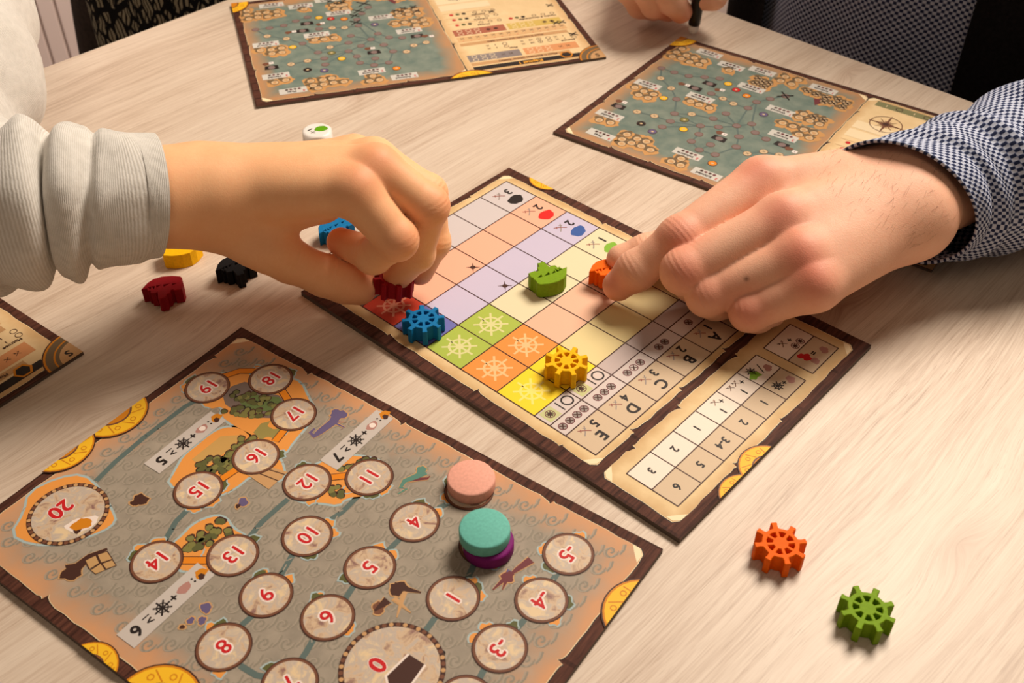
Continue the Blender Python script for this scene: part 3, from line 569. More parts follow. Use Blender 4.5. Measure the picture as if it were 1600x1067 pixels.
def map_sheet(name, label, O, a, crosses, third=False):
    b = axis_board(name, label, O, a, (-SW, -SH, 0, 0), 1.5)
    if not third:
        parchment(b, -132.5, -146.5, -4.6, -4.6, M_MAP, 31, 'map_print', ((1, .2, 1.6), (1, .45, 2), (1, .7, 1.8), (2, .25, 2.2), (2, .45, 1.6), (2, .7, 2), (0, .3, 2), (0, .6, 2)))
        p = b.pr()
        Q = [LR(q) for q in ND]
        for i, j in EDG: p.line([Q[i], Q[j]], 1.1, K_ROUTE, 5)
        for i, (x, y) in enumerate(Q):
            p.disc(x, y, 2.6, K_RIM, 6, 14); p.disc(x, y, 2.25, K_SPOT if i in XN else K_NODE, 7, 14)
            if i in XN: p.swords(x, y, 1.2, K_BROWN, K_BROWN, 8)
        for q, m in CN: x, y = LR(q); p.disc(x, y, 2.8, K_BROWN, 6, 14); p.disc(x, y, 2.4, m, 7, 14); p.blob(x, y, .9, K_SPOT, 8, 3, 8)
        p.build('route_network', b.root)
        for k, l in enumerate(IS):
            p = b.pr(); W = [LR(q) for q in l]
            for i, (x, y) in enumerate(W): p.blob(x, y, 5.2, K_ISL, 5, k*7+i, 16, .3); p.blob(x+.8, y-1.0, 3.3, K_ISLD, 6, k*5+i, 16, .35)
            for x, y in W: p.disc(x, y, 2.6, K_BROWN, 7, 14); p.disc(x, y, 2.3, K_SPOT, 8, 14); p.blob(x, y, 1.4, K_TAN, 9, int(x*7) % 90, 10, .3)
            if k == 9: x, y = LR(zc(650, 375)); p.poly([(x-4, y-4), (x+4, y-3), (x, y+5)], K_MAROON, 7)
            p.build('map_island', b.root)
        for q, r, s in zip(BR, DI, FL):
            p = b.pr(); x, y = LR(q); p.poly([(x-4, y-2.6), (x+4, y-2.6), (x+4.6, y+2.2), (x-4.4, y+2.6)], K_BLACK, 6); p.disc(x, y, 2.2, K_NODE, 7, 14)
            x, y = LR(s); p.blob(x, y, 2.2, K_RIM, 6, 3, 10, .3); x, y = LR(r); p.poly([(x-1.5, y-1.4), (x+1.5, y-1.4), (x+1.5, y+1.4), (x-1.5, y+1.4)], K_WHITE, 7); p.disc(x, y, .4, K_BLACK, 8, 6)
            p.build('wreck_mark', b.root)
        for q, s in LB:
            p = b.pr(); x, y = LR(q); p.poly([(x-8.5, y-3.4), (x+8.5, y-3.4), (x+8.5, y+3.4), (x-8.5, y+3.4)], K_LABW, 6)
            p.text(s[:-2], x+1, y+1.4, 2.9, K_BLACK, 7); p.text(s[-1], x-6.6, y+1.4, 3.0, K_RED, 7)
            for i in range(4): p.wheel(x-4+i*2.6, y-1.6, 1.1, K_BROWN if i % 2 else K_MAROON, 7, 0, .4)
            p.build('map_label', b.root)
    parchment(b, -SW+4.4, -147, -133.5, -3.6, M_PARM, 41, 'rule_panel', ((0, .3, 1.6), (1, .15, 2.2), (1, .45, 2.0), (1, .7, 2.2), (3, .4, 1.6), (3, .7, 1.6)))
    # rule panel, measured in panel units: x from the sheet's left edge, y down from its top
    p = b.pr(); X = lambda u: -SW + 4 + (u-4)*1.3; Y = lambda v: -v
    def bar(u0, u1, v0, v1, m, lay=5): p.poly([(X(u0), Y(v0)), (X(u1), Y(v0)), (X(u1), Y(v1)), (X(u0), Y(v1))], m, lay)
    bar(12, 67, 6.0, 11.0, K_BLACK); p.text('Kapitel 1', X(38), Y(8.5), 4.6, ink('title_gold', (226, 160, 50)), 6)
    bar(16, 67, 12.5, 16.5, K_TAN); p.text('Phase 1: Entdecken (aktiver Spieler)', X(38), Y(14.5), 2.7, K_BROWN, 6)
    for u0, u1, m in ((10, 38, ink('box_orange', (214, 148, 98))), (40, 67, ink('box_slate', (134, 124, 122)))):
        bar(u0, u1, 18, 27, m)
        for i in range(3):
            for j in range(2): p.ring(X(u1-3.5-i*4.6), Y(20.2+j*4.4), 1.5, 1.9, K_CREAM, 6, 14)
        p.swords(X(u0+9), Y(22.5), 1.8, K_BROWN, K_BROWN, 6); p.swords(X(u0+5), Y(22.5), 1.8, K_BROWN, K_BROWN, 6)
    p.text('Matrose', X(13), Y(30), 2.8, K_BROWN, 6); p.text('Pirat', X(42), Y(30), 2.8, K_BROWN, 6)
    for u in (9, 22, 27, 45): 
        for v in (33, 37): p.ring(X(u), Y(v), 1.4, 1.75, K_BROWN, 6, 14); p.text('1', X(u+5), Y(v), 2.6, K_BROWN, 6); p.swords(X(u+9), Y(v), 1.5, K_BROWN, K_BROWN, 6)
    bar(10, 67, 41, 45, K_TAN); p.text('Phase 2: Handeln und Heuern (alle)', X(38), Y(43), 2.7, K_BROWN, 6)
    bar(9, 67, 46.5, 54, ink('row_tan', (214, 174, 124)))
    for i in range(14): p.swords(X(11+i*4.1), Y(51.5), 1.8, K_BROWN, K_BROWN, 6); p.text(str(i % 5 + 1), X(11+i*4.1), Y(48), 2.0, K_RED, 6)
    for u0, u1, m in ((9, 38, ink('box_olive', (206, 176, 92))), (39.5, 67, ink('box_rust', (168, 98, 74)))):
        bar(u0, u1, 56, 65, m)
        for i in range(3):
            for j in range(2): p.ring(X(u1-3.5-i*4.6), Y(58.2+j*4.4), 1.5, 1.9, K_CREAM, 6, 14)
        for i in range(2): p.wheel(X(u0+5+i*4), Y(60.5), 1.8, K_BROWN, 6, 0, .3)
    for u, s in ((17, 'Handler & Grosshandler'), (46, 'Wutrad'), (46, 'Industrie'), (46, 'Passagier')):
        v = {'Handler & Grosshandler': 68.5, 'Wutrad': 68.5, 'Industrie': 77, 'Passagier': 85}[s]; p.text(s, X(u+3), Y(v), 2.7, K_BROWN, 6)
        for i in range(3): p.ring(X(u-6+i*5), Y(v+3.6), 1.2, 1.6, K_BROWN, 6, 12); p.disc(X(u+10+i*3.4), Y(v+3.6), 1.5, (K_BLACK, K_GREEN, K_RED)[i], 6, 10)
    for v in (76, 84, 92): bar(39, 67, v-1, v-.6, K_TAN)
    bar(39.5, 67, 96, 105, K_CREAM); bar(39.5, 67, 107, 116, K_CREAM)
    cx, cy = LR((1384, 195)); p.ring(cx, cy, 9.0, 9.6, K_RIM, 6, 30)
    for i in range(16):
        a_ = i*PI/8; r = 10.5 if i % 4 == 0 else (7 if i % 2 == 0 else 4.6); p.line([(cx, cy), (cx+r*math.cos(a_), cy+r*math.sin(a_))], 2.2 if i % 4 == 0 else 1.2, K_RIM, 7, True)
    p.disc(cx, cy, 1.8, K_BROWN, 8, 12); bar(9, 66, 139, 145, ink('bar_olive', (128, 126, 88)))
    for i in range(4): p.ring(X(16+i*13), Y(142), 1.7, 2.2, K_BROWN, 6, 14); p.text('1', X(22+i*13), Y(142), 3, K_CREAM, 6)
    p.build('rule_print', b.root)
    p = Print(1.5, b.rect)                              # brass compass in the corner, half coins at the edges
    for r, m in ((19, K_BROWN), (18.4, K_GOLD2), (17.4, K_ISLD), (14, K_GOLD2), (13.2, K_ISLD), (11.4, K_TAN)): p.disc(-SW-1, 1, r, m, 8+(19-r)*.2, 48)
    p.text('S', -SW+4.6, -4.0, 6, K_BLACK, 11); p.ring(-SW+23.5, -10.5, 3.4, 4.6, K_GOLD2, 9, 6); p.disc(-SW+23.5, -10.5, 3.5, K_BLACK, 8.6, 6); p.build('compass_print', b.root)
    for k, (x, y, r) in enumerate(((-134, 10, 17), (3, -SH+1, 15))):
        p = Print(1.5, b.rect); coin(p, x, y, r, 12, k); p.build('coin_print', b.root)
    if crosses:
        for (x, y), r in crosses:
            p = b.pr()
            for s in (-1, 1): p.line([(x-r, y-s*r*.8), (x+.2*s, y+.1), (x+r, y+s*r*.9)], .75, K_BLACK, 14+s*.3)
            p.build('pen_cross', b.root)
    return b
XR = [(LR(q), 1.8) for q in IS[7] + IS[9]] + [(LR(zc(410, 332)), 4.0)] + [(LR(IS[10][i]), 1.8) for i in (2, 3)]
z2 = lambda x, y: (330 + x/4.0, y/4.0)
XT = [(LT(z2(*q)), r) for q, r in (((955, 25), 4.5), ((918, 70), 3.6), ((897, 100), 2.8), ((905, 143), 3.6), ((740, 10), 2), ((780, 22), 2), ((820, 15), 2), ((1155, 70), 2.2), ((1200, 55), 2.2), ((1265, 45), 2.2), ((1180, 75), 2), ((1285, 70), 2))] + [(LT(za(*q)), r) for q, r in (((910, 140), 2.6), ((875, 145), 2.4), ((982, 215), 2.8), ((470, 75), 2), ((835, 35), 2.2))]
map_sheet('map_sheet', 'sea map sheet with route network lying under the blue sleeved hand', TRO, TRA, XR)
map_sheet('map_sheet', 'sea map sheet with a Kapitel 1 panel lying far from the numbered chart', TLO, TLA, XT)
o3 = at(130, 550, 1.5)[:2]; a3 = math.radians(-127.0); c3 = o3 + SW*np.array([math.cos(a3), math.sin(a3)])
b3 = Board.__new__(Board)
def px_of(P):
    d = np.array(P, float) - np.array([0, 0, HC]); y = d[1]*math.sin(PITCH)+d[2]*math.cos(PITCH); z = d[1]*math.cos(PITCH)-d[2]*math.sin(PITCH)
    return (800+FPX*d[0]/z, 533.5-FPX*y/z)
map_sheet('map_sheet', 'map sheet with only its brass compass corner showing beside the red ship', px_of((c3[0], c3[1], 1.5)), a3, None, True)
# ------------------------------------------------------------------ wooden pieces
def paint(name, rgb, rough=0.6):
    m = mat(name, rgb, rough, 0.12); t = NT(m); n = t.noise(t.coord(), 900, 3)
    a = tuple(max(0, c*.93) for c in rgb); t.color(t.ramp(n, [(0.3, a), (0.7, rgb)])); t.bump(n, 0.05, 0.0002)
    return m
P_ORANGE = paint('orange_paint', (244, 104, 4)); P_GREEN = paint('green_paint', (122, 158, 22)); P_BLUE = paint('blue_paint', (20, 118, 178)); P_YELLOW = paint('yellow_paint', (250, 190, 8)); P_RED = paint('dark_red_paint', (160, 22, 34)); P_BLACK = paint('black_paint', (26, 25, 27))
def wheel_shape(R=9.6):
    out = []
    for i in range(8):
        a = i*PI/4; d = np.array([math.cos(a), math.sin(a)]); q = np.array([-d[1], d[0]])
        for r, h in ((R*.70, -R*.12), (R*.82, -R*.10), (R*.97, -R*.125), (R, -R*.085), (R, R*.085), (R*.97, R*.125), (R*.82, R*.10), (R*.70, R*.12)): out.append(tuple(d*r + q*h))
        for k in (0.36, 0.5, 0.64): b = a + k*PI/4; out.append((R*.705*math.cos(b), R*.705*math.sin(b)))
    holes = []
    for i in range(8):
        a = (i+.5)*PI/4; h = []
        for r, w in ((R*.30, .17), (R*.52, .26), (R*.535, 0.0), (R*.52, -.26), (R*.30, -.17)): h.append((r*math.cos(a+w), r*math.sin(a+w)))
        holes.append(h)
    return out, holes
def ship_shape(k=1.0):
    out = [(-6.6, -5.9), (-3.0, -6.9), (1.5, -6.9), (5.0, -5.7), (7.4, -3.2), (9.6, 1.4), (7.2, 1.0), (6.6, 2.8), (5.6, 2.6), (5.2, 4.6), (3.0, 4.9), (2.4, 4.2), (1.9, 6.4), (1.7, 8.6), (0.6, 9.3), (-0.4, 8.7), (-1.6, 8.9), (-1.9, 6.2), (-3.0, 5.9), (-3.3, 3.6), (-4.3, 3.3), (-4.8, 4.2), (-8.2, 3.6), (-8.4, 0.4), (-7.5, -0.6), (-8.0, -1.5), (-7.3, -2.6), (-7.4, -4.8)]
    holes = [[(-5.9, -1.0), (-3.4, -0.9), (-3.4, 0.5)], [(-2.7, -0.9), (0.3, -0.7), (0.3, 0.9)], [(1.0, -0.7), (3.3, -0.3), (3.2, 1.0)], [(4.0, -0.2), (5.2, 0.0), (4.1, 2.4)], [(5.6, 0.2), (6.8, 0.5), (5.7, 1.5)]]
    return [(x*k, y*k) for x, y in out], [[(x*k, y*k) for x, y in h] for h in holes]
def inset(l, c):
    '''move a closed loop c mm to its own left side'''
    P = np.array(l, float); n = len(P); out = []
    for i in range(n):
        a, b = P[i]-P[i-1], P[(i+1) % n]-P[i]; a = a/(np.linalg.norm(a)+1e-9); b = b/(np.linalg.norm(b)+1e-9)
        na, nb = np.array([-a[1], a[0]]), np.array([-b[1], b[0]]); m = na+nb; k = m @ m
        out.append(tuple(P[i] + (m*(2*c/k) if k > .5 else na*c)))
    return out
def chamfer_prism(outer, holes, z0, z1, c):
    def ccw(l): return l if sum(l[i-1][0]*l[i][1]-l[i][0]*l[i-1][1] for i in range(len(l))) > 0 else l[::-1]
    loops = [ccw(list(outer))] + [ccw(list(h))[::-1] for h in holes]       # material always on the left
    ins = [inset(l, c) for l in loops]; tri = tessellate_polygon([[Vector((x, y, 0)) for x, y in l] for l in ins])
    fi = [p for l in ins for p in l]; fo = [p for l in loops for p in l]; n = len(fi)
    V = [(x, y, z1) for x, y in fi] + [(x, y, z1-c) for x, y in fo] + [(x, y, z0+c) for x, y in fo] + [(x, y, z0) for x, y in fi]; Fc = []
    for a, b, d in tri:
        if (fi[b][0]-fi[a][0])*(fi[d][1]-fi[a][1])-(fi[d][0]-fi[a][0])*(fi[b][1]-fi[a][1]) < 0: a, d = d, a
        Fc.append((a, b, d)); Fc.append((d+3*n, b+3*n, a+3*n))
    s = 0
    for l in loops:
        k = len(l)
        for i in range(k):
            a, b = s+i, s+(i+1) % k
            for r in range(3): Fc.append((a+r*n, a+(r+1)*n, b+(r+1)*n, b+r*n))
        s += k
    return V, Fc
def piece(name, shape, m, label, cat, pos, rz, group=None, th=8.0, tilt=None, base=None):
    V, Fc = chamfer_prism(shape[0], shape[1], 0, th, 0.22)
    o = link_mesh(name, V, Fc, m); o.location = Vector(pos)*MM
    o.rotation_euler = (0, 0, rz) if tilt is None else tilt
    return tag(o, label, cat, group)
WS, SS = wheel_shape(), ship_shape(1.06)
def on(x, y, z, h=8.0):                                 # pixel of the top face -> base position
    p = at(x, y, z + h); return (p[0], p[1], z)
BT = 2.95                                               # printed face of the boards
piece('wheel_token', WS, P_ORANGE, 'orange wooden ship wheel token lying on the bare table', 'token', on(1220, 848, 0.05), math.radians(5))
piece('wheel_token', WS, P_GREEN, 'green wooden ship wheel token lying on the bare table', 'token', on(1356, 950, 0.05), math.radians(12))
piece('wheel_token', WS, P_BLUE, 'blue wooden ship wheel token standing on the printed grid', 'token', on(661, 497, BT), math.radians(8))
piece('wheel_token', WS, P_YELLOW, 'yellow wooden ship wheel token standing on the yellow grid squares', 'token', on(885, 563, BT), math.radians(18))
hw = at(612, 434, 22)
piece('wheel_token', WS, P_RED, 'dark red wooden ship wheel token held between finger and thumb', 'token', (hw[0], hw[1], 13.5), 0, tilt=(math.radians(-8), math.radians(10), math.radians(20)))
piece('ship_token', SS, P_GREEN, 'green wooden sailing ship token on the printed grid', 'token', on(857, 427, BT), math.radians(22))
piece('ship_token', SS, P_ORANGE, 'orange wooden sailing ship token held by the index finger', 'token', on(953, 419, BT+1.0), math.radians(186))
piece('ship_token', SS, P_RED, 'dark red wooden sailing ship token on the table beside the grey sleeve', 'token', on(256, 446, 0.05), math.radians(188))
piece('ship_token', SS, P_YELLOW, 'yellow wooden ship token on the table under the wrist', 'token', on(280, 385, 0.05), math.radians(10))
piece('ship_token', SS, P_BLACK, 'black wooden ship token on the table under the thumb', 'token', on(368, 412, 0.05), math.radians(205))
piece('ship_token', SS, P_BLUE, 'blue wooden ship token on the table seen through the curled fingers', 'token', on(524, 352, 0.05), math.radians(215))
def disc_token(m, label, pos, r=9.4, h=5.4, z=0.0):
    n = 56; prof = [(0.0, 0), (r-.7, 0), (r-.2, .2), (r, .7), (r, h-.8), (r-.2, h-.25), (r-.8, h), (0.0, h)]
    rings = [np.array([(max(rr, .01)*math.cos(a), max(rr, .01)*math.sin(a), zz) for a in np.linspace(0, 2*PI, n, endpoint=False)]) for rr, zz in prof]
    V, Fc = loft(rings); o = link_mesh('disc_token', V, Fc, m, smooth=True); o.location = Vector((pos[0], pos[1], z))*MM
    return tag(o, label, 'token')
P_PINK = paint('pink_paint', (238, 172, 152)); P_TEAL = paint('turquoise_paint', (110, 188, 174)); P_PURPLE = paint('purple_paint', (126, 30, 110))
q = at(736, 745, BT+5.4); disc_token(P_PINK, 'pale pink round wooden disc lying on the sea chart', q, z=BT)
q = at(763, 843, BT+5.4); disc_token(P_PURPLE, 'purple round wooden disc lying under the turquoise disc', q, z=BT)
q = at(757, 824, BT+10.8); disc_token(P_TEAL, 'turquoise round wooden disc stacked on the purple disc', q, z=BT+5.4)
# white die with rounded corners
def die(pos, rz):
    n = 14; g = np.linspace(-1, 1, n); V = []; Fc = []
    for ax in range(3):
        for sg in (-1, 1):
            b = len(V)
            for i in g:
                for j in g:
                    v = np.zeros(3); v[ax] = sg; v[(ax+1) % 3] = i; v[(ax+2) % 3] = j
                    s = v/np.linalg.norm(v)*1.36; V.append(np.clip(s, -1, 1)*8.0 + np.array([0, 0, 8.0]))
            for i in range(n-1):
                for j in range(n-1):
                    f = (b+i*n+j, b+(i+1)*n+j, b+(i+1)*n+j+1, b+i*n+j+1); Fc.append(f if sg > 0 else f[::-1])
    root = thing('game_die', 'white rounded die showing a green blot and crossed swords', 'die', pos, rz)
    link_mesh('die_body', V, Fc, mat('die_white', (236, 230, 224), 0.35), root, smooth=True)
    p = Print(16.0); p.blob(2.4, 1.0, 3.6, ink('die_green', (96, 160, 8)), 2, 12, 24, .1, .8, .3); p.line([(-5.0, -.4), (-2.6, 1.6)], .9, K_BLACK, 2); p.swords(-2.0, -2.4, 1.7, K_BROWN, K_BLACK, 2)
    p.build('face_print', root)
dq = at(495, 203, 16); die((dq[0], dq[1], 0.05), math.radians(8))
# ------------------------------------------------------------------ people: skin as one smooth surface from blended bones
def smin(a, b, k):
    h = np.maximum(k - np.abs(a - b), 0)/k; return np.minimum(a, b) - h*h*k*0.25
def surface_nets(D, org, hs):
    nx, ny, nz = D.shape; S = D < 0
    c = np.zeros((nx-1, ny-1, nz-1), np.uint8)
    for i in (0, 1):
        for j in (0, 1):
            for k in (0, 1): c += S[i:nx-1+i, j:ny-1+j, k:nz-1+k]
    act = (c > 0) & (c < 8); idx = -np.ones(act.shape, np.int64); ijk = np.argwhere(act); idx[act] = np.arange(len(ijk))
    pos = np.zeros((len(ijk), 3)); cnt = np.zeros(len(ijk)); I = ijk
    for ax in range(3):
        o1, o2 = (ax+1) % 3, (ax+2) % 3
        for p in (0, 1):
            for q in (0, 1):
                a = I.copy(); a[:, o1] += p; a[:, o2] += q; b = a.copy(); b[:, ax] += 1
                da = D[a[:, 0], a[:, 1], a[:, 2]]; db = D[b[:, 0], b[:, 1], b[:, 2]]; m = (da < 0) != (db < 0)
                t = da[m]/(da[m]-db[m]); P = a[m].astype(float); P[:, ax] += t; pos[m] += P; cnt[m] += 1
    V = org + hs*pos/cnt[:, None]; Fc = []
    for ax in range(3):
        o1, o2 = (ax+1) % 3, (ax+2) % 3
        sl = [slice(1, -1)]*3; sl[ax] = slice(0, -1); s2 = list(sl); s2[ax] = slice(1, None)
        A = S[tuple(sl)]; B = S[tuple(s2)]; E = np.argwhere(A != B); off = np.ones(3, int); off[ax] = 0; E = E + off
        fl = S[E[:, 0], E[:, 1], E[:, 2]]
        def at_(d1, d2):
            e = E.copy(); e[:, o1] += d1; e[:, o2] += d2; return idx[e[:, 0], e[:, 1], e[:, 2]]
        Q = np.stack([at_(-1, -1), at_(0, -1), at_(0, 0), at_(-1, 0)], 1); Q[~fl] = Q[~fl][:, ::-1]; Fc.append(Q[(Q >= 0).all(1)])
    return V, np.concatenate(Fc)
def bones(parts, hs=0.9, pad=4):
    """parts: list of groups (k_to_rest, k_inside, [(a, ra, b, rb), ...]) in mm; later groups blend on with k_to_rest.
    groups whose k_to_rest is a pair (kp, kf) are fingers: kf between fingers, kp onto the palm"""
    allp = [(np.array(c[j]), c[j+1]) for g in parts for c in g[2] for j in (0, 2)]
    lo = np.min([p - r for p, r in allp], 0) - pad; hi = np.max([p + r for p, r in allp], 0) + pad
    n = np.ceil((hi - lo)/hs).astype(int) + 1
    ax = [lo[i] + hs*np.arange(n[i]) for i in range(3)]
    def group(g, k):
        D = np.full(n, 30.0, np.float32)
        for a, ra, b, rb in g:
            a = np.array(a); b = np.array(b); R = max(ra, rb) + 14
            l = np.maximum(((np.minimum(a, b) - R - lo)/hs).astype(int), 0); h = np.minimum(((np.maximum(a, b) + R - lo)/hs).astype(int) + 1, n)
            X, Y, Z = np.meshgrid(ax[0][l[0]:h[0]] - a[0], ax[1][l[1]:h[1]] - a[1], ax[2][l[2]:h[2]] - a[2], indexing='ij')
            d = b - a; t = np.clip((X*d[0] + Y*d[1] + Z*d[2])/(d @ d + 1e-9), 0, 1)
            v = np.sqrt((X-d[0]*t)**2 + (Y-d[1]*t)**2 + (Z-d[2]*t)**2) - (ra + (rb-ra)*t)
            s = tuple(slice(l[i], h[i]) for i in range(3)); D[s] = smin(D[s], v.astype(np.float32), k)
        return D
    palm = None; fing = None
    for kr, ki, g in parts:
        D = group(g, ki)
        if isinstance(kr, tuple): fing = D if fing is None else smin(fing, D, kr[1]); kp = kr[0]
        else: palm = D if palm is None else smin(palm, D, kr)
    if fing is not None: palm = smin(palm, fing, kp)
    return surface_nets(palm, lo, hs)
def pt(j): return at(j[0], j[1], j[2])
JOINTS = []
def finger(js, k=3.0, kp=5.5, kf=0.6, bulge=0.0):
    """js: (px, py, z, r) joints from knuckle to tip"""
    g = [(pt(a), a[3], pt(b), b[3]) for a, b in zip(js[:-1], js[1:])]
    for i in range(1, len(js)-1):
        t_ = pt(js[i+1]) - pt(js[i-1]); JOINTS.append((pt(js[i]), t_/np.linalg.norm(t_), js[i][3]))
    if bulge:
        for a in js[1:-1]: g.append((pt(a), a[3] + bulge, pt(a) + np.array([.1, 0, 0]), a[3] + bulge))
    return ((kp, kf), k, g)
def cap(a, b): return (pt(a), a[3], pt(b), b[3])
def skin_mat(name, base, red, pale, scale=1.0, rough=0.55, grain=1.0):
    m = mat(name, base, rough, 0.32); t = NT(m); c = t.coord()
    a = t.n('ShaderNodeAttribute', attribute_name='flush'); n1 = t.noise(c, 90, 4); n2 = t.noise(c, 700, 3)
    col = t.ramp(n1, [(0.3, base), (0.7, pale)]); col = t.mix(t.math('MULTIPLY', a.outputs['Fac'], 0.75), col, red)
    col = t.mix(t.math('MULTIPLY', t.math('SUBTRACT', n2, 0.4), 0.22), col, red)
    col = t.mix(t.math('MULTIPLY', t.n('ShaderNodeAttribute', attribute_name='mole').outputs['Fac'], .8), col, (84, 46, 34)); t.color(col)
    vo = t.n('ShaderNodeTexVoronoi', i_Vector=c, i_Scale=1500.0); wr = t.noise(t.mapping(c, (1, 1, 1)), 260, 5, 0.6)
    t.bump(t.math('ADD', t.math('MULTIPLY', t.n('ShaderNodeAttribute', attribute_name='skin_fold').outputs['Fac'], 0.42), t.math('ADD', t.math('MULTIPLY', vo.outputs[0], 0.25*grain), t.math('MULTIPLY', wr, 0.4*grain))), 0.4, 0.0006)
    b = t.b; b.inputs['Subsurface Weight'].default_value = 0.12; b.inputs['Subsurface Radius'].default_value = (1.0, 0.35, 0.2); b.inputs['Subsurface Scale'].default_value = 0.003
    return m
def body_mesh(name, chunks, m, parent, flush, fr=11.0, moles=()):
    V = []; Fc = []; b = 0
    for v, f in chunks: V.append(np.asarray(v, float)); Fc += [tuple(int(i) + b for i in q) for q in f]; b += len(v)
    off = np.cumsum([0] + [len(v) for v in V])
    for j in range(1, len(V)):                          # join each limb to the body it grows from, under the clothing
        A = np.concatenate(V[:j]); st = max(1, len(V[j])//400); best = None
        for i in range(0, len(V[j]), st):
            d = ((A - V[j][i])**2).sum(1); k = int(d.argmin())
            if best is None or d[k] < best[0]: best = (d[k], k, i)
        i2 = (best[2]+1) % len(V[j]); Fc.append((best[1], int(off[j])+best[2], int(off[j])+i2))
    V = np.concatenate(V); o = link_mesh(name, V, Fc, m, parent, smooth=True)
    a = np.zeros(len(V), np.float32)
    for p, k in flush:
        d = np.linalg.norm(V - p, axis=1); a += (k*np.exp(-(d/fr)**2)).astype(np.float32)
    at_ = o.data.attributes.new('flush', 'FLOAT', 'POINT'); at_.data.foreach_set('value', np.clip(a, 0, 1))
    h = np.zeros(len(V), np.float32)                    # skin folds across the finger joints
    for p, t_, r in JOINTS:
        q = V - p; s_ = q @ t_; d = np.linalg.norm(q, axis=1); k = d < 3*r
        h[k] += (np.sin(s_[k]*2.5 + 0.5*np.sin(V[k, 2]*0.9))*np.exp(-(s_[k]/4.0)**2)*np.exp(-(d[k]/(1.5*r))**4)).astype(np.float32)
    JOINTS.clear(); w_ = o.data.attributes.new('skin_fold', 'FLOAT', 'POINT'); w_.data.foreach_set('value', h)
    mo = np.zeros(len(V), np.float32)
    for p in moles: mo += np.exp(-(np.linalg.norm(V - V[np.argmin(np.linalg.norm(V - p, axis=1))], axis=1)/1.0)**2).astype(np.float32)
    w_ = o.data.attributes.new('mole', 'FLOAT', 'POINT'); w_.data.foreach_set('value', mo); return o
def tube(pts, rads, n=20):
    """plain limb under the clothing; pts (k,3)"""
    pts = [np.array(p, float) for p in pts]; rings = []
    for i, p in enumerate(pts):
        d = pts[min(i+1, len(pts)-1)] - pts[max(i-1, 0)]; d /= np.linalg.norm(d); u = np.cross(d, (0, 0, 1)); u /= np.linalg.norm(u); v = np.cross(u, d)
        rings.append(np.array([p + rads[i]*(u*math.cos(a) + v*math.sin(a)) for a in np.linspace(0, 2*PI, n, endpoint=False)]))
    return loft(rings, cap=True)
def spline(P, m):
    """Catmull-Rom through rows of P, m samples"""
    P = np.array(P, float); n = len(P); out = []
    for s in np.linspace(0, n-1-1e-6, m):
        i = int(s); t = s - i; a, b, c, d = P[max(i-1, 0)], P[i], P[min(i+1, n-1)], P[min(i+2, n-1)]
        out.append(0.5*((2*b) + (-a+c)*t + (2*a-5*b+4*c-d)*t*t + (-a+3*b-3*c+d)*t**3))
    return np.array(out)
def sleeve(name, path, fold, m, parent, n=96, rows=90, thick=1.6, shear=(0, 0), inner=14):
    """path rows: x,y,z (mm), half width, half height, twist; fold(s 0..1, theta) adds mm; the cuff is row 0"""
    S = spline(path, rows); LEN = np.concatenate([[0], np.cumsum(np.linalg.norm(np.diff(S[:, :3], axis=0), axis=1))]); rings = []; UV = []; Lc = 0
    th = np.linspace(0, 2*PI, n, endpoint=False)
    def ring(i, off):
        p = S[i, :3]; d = S[min(i+1, rows-1), :3] - S[max(i-1, 0), :3]; d /= np.linalg.norm(d)
        u = np.cross(d, (0, 0, 1)); u /= np.linalg.norm(u); v = np.cross(u, d)
        f = np.array([fold(LEN[i], a) for a in th]) + off; sh_ = math.exp(-LEN[i]/30.0)
        return np.array([p + u*(S[i, 3]+f[k])*math.cos(th[k]) + v*(S[i, 4]+f[k])*math.sin(th[k]) + d*sh_*(shear[0]*math.cos(th[k]) + shear[1]*math.sin(th[k])) for k in range(n)])
    for i in range(inner, 0, -1): rings.append(ring(i, -thick)); UV.append(-i*1.0)
    rings.append(ring(0, -thick*.8)); UV.append(-.5); rings.append(ring(0, 0)); UV.append(0)
    for i in range(1, rows): rings.append(ring(i, 0)); Lc += np.linalg.norm(S[i, :3]-S[i-1, :3]); UV.append(Lc)
    V, Fc = loft(rings); o = link_mesh(name, V, Fc, m, parent, smooth=True)
    R = (S[:, 3].mean() + S[:, 4].mean())/2
    # the fabric pattern follows the cloth: u around (mirrored so that it closes), v along
    add_uv(o, [(R*(t_ if t_ <= PI else 2*PI - t_), v_) for v_ in UV for t_ in th])
    return o
def cloth_mat(name, a, b, scale, bump=0.4, rough=0.85):
    m = mat(name, a, rough, 0.15); t = NT(m); c = t.coord(); n = t.noise(c, scale, 5, 0.6); w_ = t.n('ShaderNodeTexWave', i_Vector=t.coord('UV'), i_Scale=0.55, i_Distortion=1.5, i_Detail=2.0); w_.bands_direction = 'Y'
    t.color(t.mix(0.18, t.ramp(n, [(0.3, a), (0.7, b)]), w_.outputs[0], 'OVERLAY')); t.bump(t.math('ADD', n, t.math('MULTIPLY', w_.outputs[1], 0.3)), bump, 0.0008)
    b_ = t.b; b_.inputs['Sheen Weight'].default_value = 0.25; return m
